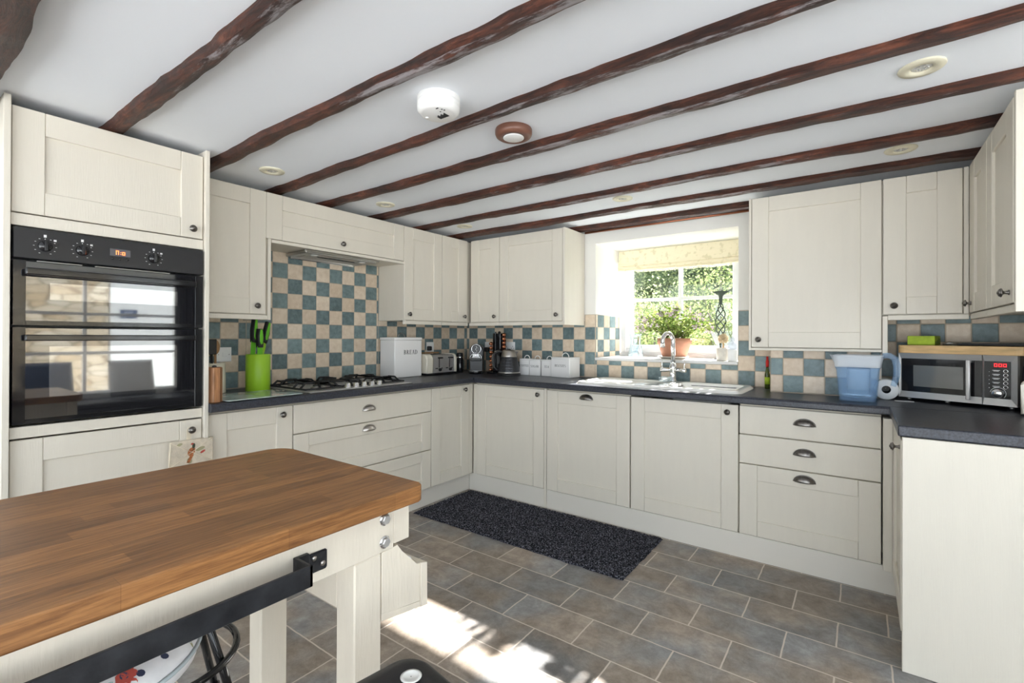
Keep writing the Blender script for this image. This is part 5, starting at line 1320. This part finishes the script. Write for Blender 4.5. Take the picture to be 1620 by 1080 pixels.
mb = MB(); mb.box(1.80, 2.197, -2.898, -2.868, .655, .8627, .002); link('cross_rail', mb, M['paintwood'], c)
LEGS = ((2.198, 2.2615), (1.815, 1.876))
for (a, b) in LEGS:
    mb = MB(); mb.box(a, b, -2.90, -2.831, 0.0006, .7665 if a > 2 else .86, .003); link('leg', mb, M['paintwood'], c)
for (a, b) in LEGS:
    mb = MB(); mb.box(a, b, -4.20, -4.13, 0.0006, .7665 if a > 2 else .86, .003); link('leg', mb, M['paintwood'], c)
for z in (.839, .789):
    mb = MB(); mb.lathe([(.0135, 0), (.0135, .002)], axis='x', c=(AX + .0003, -2.824, z), seg=24); b_ = link('bolt', mb, M['chrome'], c)
    mb = MB(); mb.lathe([(.0105, .002), (.0105, .008), (.009, .0095), (.001, .0096)], axis='x', c=(AX + .0003, -2.824, z), seg=6, smooth=False); link('bolt_head', mb, M['steel'], b_)
# hanging pocket rack on the end of the table
c2 = thing('end_rack', 'cream wooden pocket rack fixed on the far end of oak topped table', 'rack', (2.03, -2.76, .6))
side = [(-2.8300, .766), (-2.786, .770), (-2.774, .750), (-2.7285, .7035), (-2.7165, .7015), (-2.7165, .6125), (-2.8295, .632)]
mb = MB(); mb.prism(side, 'x', 2.243, 2.2615, bev=.0012); link('side_panel', mb, M['paintwood'], c2)
mb = MB(); mb.prism(side, 'x', 1.80, 1.818, bev=.0012); link('side_panel', mb, M['paintwood'], c2)
mb = MB(); mb.prism([(-2.7160, .5985), (-2.7160, .7025), (-2.696, .6975), (-2.695, .596)], 'x', 1.80, 2.2640, bev=.0015); link('front_board', mb, M['paintwood'], c2)
mb = MB(); mb.prism([(-2.8295, .6165), (-2.8295, .6315), (-2.7165, .612), (-2.7165, .598)], 'x', 1.80, 2.2610, bev=.0012); link('base_board', mb, M['paintwood'], c2)
c3 = thing('folded_towel', 'white cloth with red motif tucked in the pocket rack', 'cloth', (2.15, -2.76, .634))
mb = MB(); mb.box(2.0, 2.236, -2.770, -2.7185, .6335, .712, .006, seg=2); link('cloth', mb, M['paper'], c3)
mb = MB(); mb.box(2.19, 2.215, -2.7715, -2.733, .7115, .7132, .001); mb.box(2.16, 2.18, -2.76, -2.733, .7115, .7132, .001); link('red_motif', mb, M['redprint'], c3)
# towel rail
c = thing('towel_rail', 'black flat steel towel rail along the side of oak topped table', 'rail', (2.32, -3.5, .81))
mb = MB(); mb.box(2.313, 2.319, -4.15, -3.028, .7945, .8325, .001); mb.box(2.272, 2.319, -3.034, -3.028, .7945, .8325, .001); link('bar', mb, M['darkiron'], c)
for (a, b, q) in ((-3.020, -2.966, 1), (-4.2, -4.146, -1)):
    mb = MB(); mb.box(AX + .0003, AX + .0045, a, b, .789, .827, .003)
    if q < 0: mb.box(AX + .0045, 2.313, a + .044, a + .054, .795, .826, .002)
    if q > 0: mb.box(2.2625, 2.272, -3.034, -3.006, .795, .832, .001)
    br = link('bracket', mb, M['darkiron'], c)
    for (yy, zz) in ((a + .026, .817), (a + .044, .802)):
        mb = MB(); mb.lathe([(.0055, 0), (.005, .002), (.001, .0028)], axis='x', c=(AX + .0046, yy, zz), seg=12); link('screw', mb, M['pewterb'], br)

# ------------------------------------------------------------------ stools
def tubering(mb, cx, cy, z, r, t, n=40): mb.tube([(cx + r * math.cos(2 * PI * k / n), cy + r * math.sin(2 * PI * k / n), z) for k in range(n)], t, 8, closed=True)
sx, sy, sz = 2.014, -3.279, .68
c = thing('bar_stool', 'black tubular bar stool whose floral seat shows under the towel rail', 'stool', (sx, sy, 0))
mb = MB(); r = .175
mb.lathe([(.001, -.045), (r - .02, -.045), (r - .004, -.035), (r, -.012), (r - .008, .008), (r - .035, .022), (.05, .030), (.001, .031)], c=(sx, sy, sz), seg=48, cap=False); seat_mb = mb
PIP = MB(); tubering(PIP, sx, sy, sz - .012, r + .001, .004, 48)
fm = [1, 2, 3, 4]
rn = random.Random(11)
def disc_on_seat(mi, x, y, rr_, squash=1., rot=0, n=9):
    def zz(px_, py_):
        d = math.hypot(px_, py_)
        P_ = [(0, .031), (.05, .030), (r - .035, .022), (r - .008, .008), (r, -.012)]
        for k in range(len(P_) - 1):
            if P_[k][0] <= d <= P_[k + 1][0]:
                t = (d - P_[k][0]) / (P_[k + 1][0] - P_[k][0]); return P_[k][1] * (1 - t) + P_[k + 1][1] * t
        return -.02
    pts = []
    for k in range(n):
        a = 2 * PI * k / n; u, v = rr_ * math.cos(a), rr_ * squash * math.sin(a)
        qx_, qy_ = x + u * math.cos(rot) - v * math.sin(rot), y + u * math.sin(rot) + v * math.cos(rot)
        pts.append((sx + qx_, sy + qy_, sz + zz(qx_, qy_) + .0011))
    seat_mb.add(pts, [tuple(range(n))], mi)
for k in range(190):
    a = rn.uniform(0, 2 * PI); d = (r - .012) * math.sqrt(rn.random()); kind = rn.choice([0, 1, 2, 2, 3, 1])
    x, y = d * math.cos(a), d * math.sin(a)
    if kind == 0:
        for q in range(5): disc_on_seat(fm[0], x + .008 * math.cos(q * 1.257), y + .008 * math.sin(q * 1.257), .007)
    elif kind == 1: disc_on_seat(fm[1], x, y, .006)
    elif kind == 2:
        ro = rn.uniform(0, 6.28)
        for q in range(4): disc_on_seat(fm[2], x + q * .010 * math.cos(ro), y + q * .010 * math.sin(ro), .008, .4, ro + (.8 if q % 2 else -.8))
    else: disc_on_seat(fm[3], x, y, .009, .45, rn.uniform(0, 6.28))
st = link('seat', seat_mb, [M['floralw'], M['redprint'], M['blueprint'], M['oliveprint'], mat('teal_print', (.35, .5, .5), .9)], c)
link('piping', PIP, mat('grey_piping', (.45, .52, .55), .8), st)
for a in (36, 126, 216, 306):
    ca, sa = math.cos(math.radians(a)), math.sin(math.radians(a))
    mb = MB(); mb.tube([(sx + ca * .062, sy + sa * .062, sz - .046), (sx + ca * .18, sy + sa * .18, .28), (sx + ca * .268, sy + sa * .268, .006)], .0115, 10); mb.lathe([(.014, 0.0006), (.014, .02)], c=(sx + ca * .268, sy + sa * .268, 0), seg=12); link('leg', mb, M['blackg'], c)
mb = MB(); tubering(mb, sx, sy, .28, .199, .0105); link('foot_ring', mb, M['blackg'], c)
mb = MB(); mb.lathe([(.10, -.012), (.10, 0)], c=(sx, sy, sz - .046), seg=30); link('seat_plate', mb, M['blackm'], c)
copy_tree(c, (1.43, -2.976, 0), None, 'black tubular bar stool showing only foot ring and leg under oak table')

# black moulded stool in the foreground
c = thing('bar_stool', 'black moulded stool with hole near its rounded seat corner, in front of table', 'stool', (2.52, -3.08, 0))
RM = ROOT[c.name]
def black_stool():
    ox_, oy_, oz = 2.562, -3.074, .65
    R_ = Matrix.Translation((ox_, oy_, oz)) @ Matrix.Rotation(math.radians(BS_ROT), 4, 'Z')
    w, rc = .165, .05
    def sd(x, y): return rr(x, y, -w, w, -w, w, rc)
    N = 64; vs = []; rings = []
    hole = (-.101, .117); hr = .0165     # hole by the corner
    mb = MB()
    # top: polar-ish shells offset from the outline
    def outl(off, z, n=12):
        P = []
        for (qx, qy, a0) in ((1, 1, 0), (-1, 1, 90), (-1, -1, 180), (1, -1, 270)):
            for k in range(n + 1):
                a = math.radians(a0 + 90 * k / n); P.append(Vector((qx * (w - rc) + (rc - off) * math.cos(a), qy * (w - rc) + (rc - off) * math.sin(a), z)))
        return P
    secs = [outl(.016, -.035), outl(.004, -.028), outl(0, -.014), outl(.003, -.003), outl(.012, .003), outl(.028, .0035), outl(.05, -.003)]
    n = len(secs[0]); vv = [p for s in secs for p in s]
    fs = [(i * n + k, i * n + (k + 1) % n, (i + 1) * n + (k + 1) % n, (i + 1) * n + k) for i in range(len(secs) - 1) for k in range(n)] + [tuple((len(secs) - 1) * n + k for k in range(n)), tuple(range(n - 1, -1, -1))]
    mb.add(vv, fs, 0, True); mb.xform(R_)
    s = link('seat', mb, M['blackpl'], c)
    mb = MB(); mb.lathe([(hr, 0), (hr * 1.12, .0016), (hr * .8, .0026), (hr * .78, .0014), (.001, .0012)], c=(hole[0], hole[1], .0026), seg=24, cap=False); mb.xform(R_); link('hole_insert', mb, M['lampglass'], s)
    for (a, b) in ((1, 1), (1, -1), (-1, 1), (-1, -1)):
        mb = MB(); mb.tube([R_ @ Vector((a * .12, b * .12, -.034)), R_ @ Vector((a * .15, b * .15, -.3)), R_ @ Vector((a * .17, b * .17, -oz + .002))], .011, 10); link('leg', mb, M['blackg'], c)
    mb = MB(); mb.tube([R_ @ Vector((a * .157, b * .157, -.38)) for (a, b) in ((1, 1), (1, -1), (-1, -1), (-1, 1))], .008, 8, closed=True); link('foot_rail', mb, M['blackg'], c)
BS_ROT = -9
black_stool()

# ------------------------------------------------------------------ pot holder with pheasant hanging on the lower oven cupboard knob
c = thing('pot_holder', 'pheasant print pot holder hanging from lower knob of oven cupboard', 'pot holder', (.612, -2.59, .70))
def ph(mb, poly, x0, x1): mb.prism(poly, 'x', x0, x1)
def blob(cy, cz, ry, rz, rot=0, n=14):
    P = []
    for k in range(n):
        a = 2 * PI * k / n; u, v = ry * math.cos(a), rz * math.sin(a)
        P.append((cy + u * math.cos(rot) - v * math.sin(rot), cz + u * math.sin(rot) + v * math.cos(rot)))
    return P
X_ = .6022
mb = MB(); mb.prism([(-2.680, .640), (-2.499, .642), (-2.500, .757), (-2.676, .757)], 'x', .5835, .602, bev=.004)
for (a, b_2) in (((-2.676, .755), (-2.59, .70)), ((-2.501, .755), (-2.59, .70)), ((-2.678, .642), (-2.59, .70)), ((-2.50, .644), (-2.59, .70)), ((-2.674, .755), (-2.679, .642))):
    mb.tube([(X_, a[0], a[1]), (X_, b_2[0], b_2[1])], .0016, 6, mi=1)
for poly, d, mi in ((blob(-2.592, .703, .021, .014, 1.1), .0010, 2), ([(-2.598, .684), (-2.582, .688), (-2.60, .652), (-2.612, .655)], .0008, 2), (blob(-2.583, .728, .006, .012, -.1), .0012, 3), (blob(-2.589, .738, .006, .004, .4), .0014, 4),
                    (blob(-2.545, .695, .012, .005, .5), .0010, 4), (blob(-2.555, .71, .02, .008, .3), .0007, 5), (blob(-2.64, .742, .012, .006, .3), .0007, 5), (blob(-2.60, .662, .010, .014, .3), .0006, 5)):
    mb.prism(poly, 'x', X_, X_ + d, mi)
b_ = link('pad', mb, [M['cloth'], M['clothbind'], M['russet'], M['bottlegreen'], M['redprint'], M['oliveprint']], c)
mb = MB(); mb.prism([(-2.606, .755), (-2.588, .755), (-2.584, .800), (-2.590, .814), (-2.600, .814), (-2.606, .800)], 'x', .5835, .586); link('loop', mb, M['clothbind'], c)

# ------------------------------------------------------------------ ceiling fittings
c = thing('smoke_alarm', 'white round smoke alarm on the ceiling', 'alarm', (1.835, -2.235, ZC))
ax_, ay_ = 1.835, -2.235
mb = MB(); mb.lathe([(.079, 0), (.079, -.012), (.077, -.014), (.077, -.017), (.079, -.019), (.079, -.034), (.0775, -.035), (.0775, -.036), (.0785, -.037), (.0775, -.048), (.068, -.060), (.060, -.0625), (.001, -.064)], c=(ax_, ay_, ZC), seg=48, cap=False); link('case', mb, M['white'], c)
mb = MB()
for k in range(9): mb.box(ax_ - .012 + k * .005, ax_ - .0095 + k * .005, ay_ + .005 - (k % 3) * .004, ay_ + .025, ZC - .0652, ZC - .063)
link('sounder_slots', mb, M['ink'], c)
mb = MB()
for (a, b) in ((.03, .045), (.036, .045), (.025, .02), (.045, .02), (.042, .03)): mb.box(ax_ + a, ax_ + a + .004, ay_ - b, ay_ - b + .004, ZC - .0646, ZC - .0615)
link('test_marks', mb, M['ink'], c)
mb = MB(); mb.lathe([(.008, 0), (.007, -.002), (.001, -.0025)], c=(ax_ - .05, ay_ - .01, ZC - .0625), seg=14); link('test_button', mb, M['white'], c)
c = thing('ceiling_alarm', 'brown round alarm with white centre disc on the ceiling', 'alarm', (1.905, -1.855, ZC))
ax_, ay_ = 1.905, -1.855
mb = MB(); mb.lathe([(.077, 0), (.079, -.004), (.079, -.020), (.075, -.030), (.066, -.036), (.050, -.0365), (.048, -.034), (.001, -.034)], c=(ax_, ay_, ZC), seg=48, cap=False); link('case', mb, M['browncase'], c)
mb = MB(); mb.lathe([(.0445, -.0342), (.0445, -.0375), (.042, -.0388), (.001, -.039)], c=(ax_, ay_, ZC), seg=36, cap=False); link('centre_disc', mb, M['white'], c)
DLs = [('ivory downlight just past the tall oven cupboard', .553, -2.200), ('small ivory downlight over the long cupboard above the hob', .527, -1.42), ('small ivory downlight near the far corner of ceiling', .538, -.637),
       ('small downlight on ceiling in front of the window', 1.879, -.631), ('largest ivory downlight, nearest camera at right of ceiling', 3.268, -1.463), ('ivory downlight above the microwave corner cupboards', 3.259, -.63)]
def downlight(label, x, y):
    c = thing('downlight', label, 'ceiling light', (x, y, ZC), 0, 'recessed ceiling lights')
    mb = MB(); mb.lathe([(.062, 0), (.063, -.003), (.060, -.007), (.034, -.009), (.030, -.004), (.028, -.001)], seg=36, cap=False); link('trim_ring', mb, M['ivory'], c, world=False)
    mb = MB(); mb.lathe([(.028, -.0015), (.024, -.004), (.012, -.0025), (.001, -.003)], seg=24, cap=False); lp = link('lamp', mb, M['lampglass'], c, world=False)
    mb = MB()
    for k in range(6): a = k * PI / 3; mb.box(.014 * math.cos(a) - .004, .014 * math.cos(a) + .004, .014 * math.sin(a) - .004, .014 * math.sin(a) + .004, -.0062, -.0036, .001)
    link('reflector_facets', mb, M['chrome'], lp, world=False)
    return c
d0 = downlight(*DLs[0])
for (lb, x, y) in DLs[1:]:
    copy_tree(d0, (x, y, ZC), None, lb, 'recessed ceiling lights')

# ------------------------------------------------------------------ dining nook seen mirrored in the oven glass
c = thing('window_bench', 'dark cushioned bench below the dining window', 'bench', (5.4, -1.9, 0))
mb = MB(); mb.box(5.1, 5.69, -2.9, -.75, .40, .46, .01); link('seat', mb, M['blackm'], c)
mb = MB(); mb.box(5.16, 5.69, -2.88, -.77, .0006, .40); link('base', mb, M['blackm'], c)
def cushion(label, y, m, tilt, s=.24):
    mb = MB()
    def f(u, v):
        a, b = u * 2 - 1, v * 2 - 1; t = .075 * (1 - a ** 4) * (1 - b ** 4)
        return (a * s, t, b * s)
    mb.grid(f, 14, 14); mb.grid(lambda u, v: (lambda p: (p[0], -p[1], p[2]))(f(u, v)), 14, 14); bmesh.ops.remove_doubles(mb.bm, verts=mb.bm.verts[:], dist=1e-4)
    mb.xform(Matrix.Translation((5.52, y, .46 + s + .012)) @ Matrix.Rotation(tilt, 4, 'Y') @ Matrix.Rotation(PI / 2, 4, 'Z'))
    one('cushion', label, 'cushion', mb, m, 'cushions on the window bench')
cushion('navy blue cushion at the camera end of the window bench', -2.24, M['fabric_blue'], .28, .23)
cushion('pale grey cushion at the far end of the window bench', -1.45, M['fabric_grey'], .28, .23)
def curtain(label, y0, y1):
    mb = MB()
    mb.grid(lambda u, v: (5.64 + .03 * math.sin(u * 2 * PI * 4), y0 + (y1 - y0) * u, .48 + 1.6 * v), 40, 6); bmesh.ops.solidify(mb.bm, geom=mb.bm.faces[:], thickness=.003)
    one('curtain', label, 'curtain', mb, M['curtain'], 'dark curtains at the dining window')
curtain('dark curtain at the camera side of dining window', -2.95, -2.68); curtain('dark curtain at the far side of dining window', -.95, -.66)
# ------------------------------------------------------------------ outside
mb = MB(); mb.box(-14, 20, 3.2, 24, -.5, -.3); o = struct('ground_garden', mb, M['ground'])
mb = MB(); mb.box(-6, 20, .63, 3.2, -.5, -.3); mb.box(6.05, 10.5, -4, .62, -.5, -.12); o = struct('ground_bounce', mb, M['bounce_ground'])  # unseen pale ground added to bounce sunlight into the room
mb = MB(); mb.box(9.4, 9.9, -2.7, -.74, -.12, 2.5); tag(link('stone_wall', mb, M['stone']), 'sunlit rubble stone wall outside the dining window', 'wall')
mb = MB(); mb.box(9.35, 9.9, -.72, .6, -.12, 2.6); tag(link('white_shed', mb, M['white']), 'white painted outbuilding beside stone wall outside', 'building')
c = thing('wall_sign', 'blue plate numbered 30 on the white outbuilding outside', 'sign', (9.34, -.45, 1.64))
mb = MB(); mb.box(9.335, 9.3495, -.58, -.32, 1.56, 1.72, .002); link('plate', mb, M['bluesign'], c)
mb = text_mb('30', .09, lambda u, v, d: (9.3345 - d, -.45 - u, 1.64 + v)); link('lettering', mb, M['offwhite'], c)
rnt = random.Random(21)
def leafq(mb, p, s):
    d = Vector((rnt.gauss(0, 1), rnt.gauss(0, 1), rnt.gauss(0, 1))).normalized(); e = d.orthogonal().normalized()
    q = d.cross(e); a = rnt.uniform(0, PI); e2 = e * math.cos(a) + q * math.sin(a); f2 = d.cross(e2)
    mb.add([p, p + e2 * s * .5 + f2 * s * .28, p + e2 * s, p + e2 * s * .5 - f2 * s * .28], [(0, 1, 2, 3)])
def shrub(name, label, x, y, z0, r, h, n, ls, m):
    c = thing(name, label, 'shrub', (x, y, z0), 0, 'shrubs outside the kitchen window')
    st = MB(); lf = MB()
    tips = []
    for k in range(26):
        a = rnt.uniform(0, 2 * PI); rr2 = r * math.sqrt(rnt.random()); zz = h * rnt.uniform(.3, 1.0) * (1 - .35 * (rr2 / r) ** 2)
        p0 = Vector((x + .1 * math.cos(a), y + .1 * math.sin(a), z0)); p3 = Vector((x + rr2 * math.cos(a), y + rr2 * math.sin(a), z0 + zz)); pm = p0.lerp(p3, .55) + Vector((rnt.uniform(-.1, .1), rnt.uniform(-.1, .1), .15))
        st.tube([p0, pm, p3], [.022, .013, .004], 5); tips.append((pm, p3))
        for q in range(3):
            b = pm.lerp(p3, rnt.random()); e = b + Vector((rnt.uniform(-.35, .35), rnt.uniform(-.35, .35), rnt.uniform(-.1, .4))); st.tube([b, e], [.006, .002], 4); tips.append((b, e))
    for k in range(n):
        b, e = rnt.choice(tips); p = b.lerp(e, rnt.uniform(.1, 1.1)) + Vector((rnt.gauss(0, .09), rnt.gauss(0, .09), rnt.gauss(0, .09))) * (r / .8)
        leafq(lf, p, ls * rnt.uniform(.6, 1.3))
    link('branches', st, M['bark'], c); f_ = link('foliage', lf, m, c); f_['kind'] = 'stuff'
shrub('garden_shrub', 'bright leafy shrub seen through the left window panes', .25, 4.9, -.3, .88, 2.7, 9000, .055, M['treeleaf'])
shrub('garden_shrub', 'bare branched airy shrub seen through the right window panes', 1.95, 5.5, -.3, .70, 2.9, 4200, .05, M['treeleaf'])
shrub('garden_shrub', 'shrub showing at the left edge of the window glass', -1.6, 5.6, -.3, .80, 2.8, 6000, .055, M['treeleafb'])
shrub('garden_shrub', 'tall hedge shrub far behind the left window pane', -1.9, 8.4, -.3, 1.15, 3.8, 8000, .08, M['treeleafb'])
shrub('garden_shrub', 'tall hedge shrub far behind the middle of window', .7, 8.6, -.3, 1.2, 3.7, 9000, .08, M['treeleaf'])
shrub('garden_shrub', 'tall hedge shrub far behind the right window pane', 3.2, 8.4, -.3, 1.1, 3.6, 7000, .08, M['treeleafb'])
shrub('garden_shrub', 'dense distant shrub closing the gap behind the garden hedge', -.6, 11.2, -.3, 1.4, 4.6, 8000, .10, M['treeleafb'])
shrub('garden_shrub', 'dense distant shrub right of the other far hedge shrubs', 2.6, 11.4, -.3, 1.4, 4.4, 8000, .10, M['treeleaf'])
def hedge():
    c = thing('garden_hedge', 'tall dense hedge closing off the far end of the garden', 'hedge', (1, 14.6, -.3))
    mb = MB()
    def f(u, v):
        x = -13 + 26 * u; z = -.3 + 5.6 * v
        return (x, 14.6 + .5 * mnoise.noise(Vector((x * .9, z * .9, 3))) + .22 * mnoise.noise(Vector((x * 3, z * 3, 8))), z + (.5 * mnoise.noise(Vector((x * .7, 2, 2))) if v > .9 else 0))
    mb.grid(f, 200, 50); vs2 = []
    link('core', mb, M['hedgecore'], c)
    lf = MB()
    for k in range(26000):
        u, v = rnt.uniform(.25, .68), rnt.random(); p = Vector(f(u, v)) + Vector((0, -rnt.uniform(0, .35), 0)); leafq(lf, p, rnt.uniform(.07, .15))
    f_ = link('foliage', lf, M['treeleafb'], c); f_['kind'] = 'stuff'
M['hedgecore'] = mat('hedge_core', (.07, .10, .05), .95, noise=(2.5, .5), bump=(6, 1))
hedge()
shrub('blossom_bush', 'low bush with reddish blossom outside, behind the pot', 1.55, 3.3, -.3, .5, 1.38, 1500, .06, M['blossom'])

# ------------------------------------------------------------------ light
def aim(o, direction): o.rotation_euler = Vector(direction).to_track_quat('-Z', 'Y').to_euler()
sun = bpy.data.lights.new('sun', 'SUN'); sun.energy = SUN_E; sun.angle = math.radians(.8); sun.color = (1, .975, .94)
so = bpy.data.objects.new('sun', sun); COL.objects.link(so); so.location = (2, 12, 9); aim(so, (-.047, -1.43, -1))
w = bpy.data.worlds.new('sky'); SC.world = w; w.use_nodes = True
nt = w.node_tree; bg = nt.nodes['Background']; bg.inputs[1].default_value = 1
tc = nt.nodes.new('ShaderNodeTexCoord'); sp = nt.nodes.new('ShaderNodeSeparateXYZ'); nt.links.new(tc.outputs['Generated'], sp.inputs[0])
mr = nt.nodes.new('ShaderNodeMapRange'); mr.inputs['From Min'].default_value = -.08; mr.inputs['From Max'].default_value = .04; nt.links.new(sp.outputs['Z'], mr.inputs['Value'])
mx = nt.nodes.new('ShaderNodeMix'); mx.data_type = 'RGBA'; nt.links.new(mr.outputs[0], mx.inputs[0])
mx.inputs[6].default_value = (*[c * GROUND_GLOW_E for c in (.97, .985, 1.0)], 1)      # glow added below the horizon to brighten the ceiling
mx.inputs[7].default_value = (*[c * SKY_E for c in (.84, .92, 1.0)], 1)          # clear sky
nt.links.new(mx.outputs[2], bg.inputs[0])
def portal(name, loc, d, sx_, sy_):
    l = bpy.data.lights.new(name, 'AREA'); l.shape = 'RECTANGLE'; l.size = sx_; l.size_y = sy_; l.cycles.is_portal = True
    o = bpy.data.objects.new(name, l); COL.objects.link(o); o.location = loc; aim(o, d)
portal('portal_kitchen_window', (1.91, .63, 1.5), (0, -1, 0), 1.0, .9)
portal('portal_added_rear', (2.85, -6.55, 1.04), (0, 1, 0), 4.7, 2.06)
portal('portal_dining_window', (NX + .22, -1.80, 1.26), (-1, 0, 0), 1.9, 1.52)
portal('portal_added_side', (NX + .22, -4.72, 1.15), (-1, 0, 0), 3.15, 1.8)

# ------------------------------------------------------------------ camera and view
def set_cam():
    f, cy_p, yaw, pitch, roll = 756.0754, 529.9079, math.radians(36.0805), math.radians(.1954), math.radians(.2356)
    fw = Vector((-math.sin(yaw) * math.cos(pitch), math.cos(yaw) * math.cos(pitch), math.sin(pitch)))
    rt = Vector((math.cos(yaw), math.sin(yaw), 0)); up = rt.cross(fw)
    r2 = rt * math.cos(roll) + up * math.sin(roll); u2 = -rt * math.sin(roll) + up * math.cos(roll)
    cd = bpy.data.cameras.new('camera'); co = bpy.data.objects.new('camera', cd); COL.objects.link(co)
    m = Matrix.Identity(4)
    for i in range(3): m[i][0] = r2[i]; m[i][1] = u2[i]; m[i][2] = -fw[i]
    m[0][3], m[1][3], m[2][3] = 3.1068, -3.51, 1.2408
    co.matrix_world = m
    cd.sensor_width = 36; cd.sensor_fit = 'HORIZONTAL'; cd.lens = f / 1620 * 36; cd.shift_y = -(540 - cy_p) / 1620
    cd.clip_start = .02; cd.clip_end = 200
    SC.camera = co
set_cam()
vs_ = SC.view_settings
SC.display_settings.display_device = 'sRGB'
vs_.view_transform = 'Standard'; vs_.look = 'None'; vs_.gamma = 1; vs_.use_curve_mapping = False; vs_.exposure = EXPO
cy = SC.cycles
cy.max_bounces = 10; cy.diffuse_bounces = 6; cy.glossy_bounces = 4; cy.transmission_bounces = 6; cy.transparent_max_bounces = 12
cy.sample_clamp_indirect = 6; cy.caustics_reflective = False; cy.caustics_refractive = False
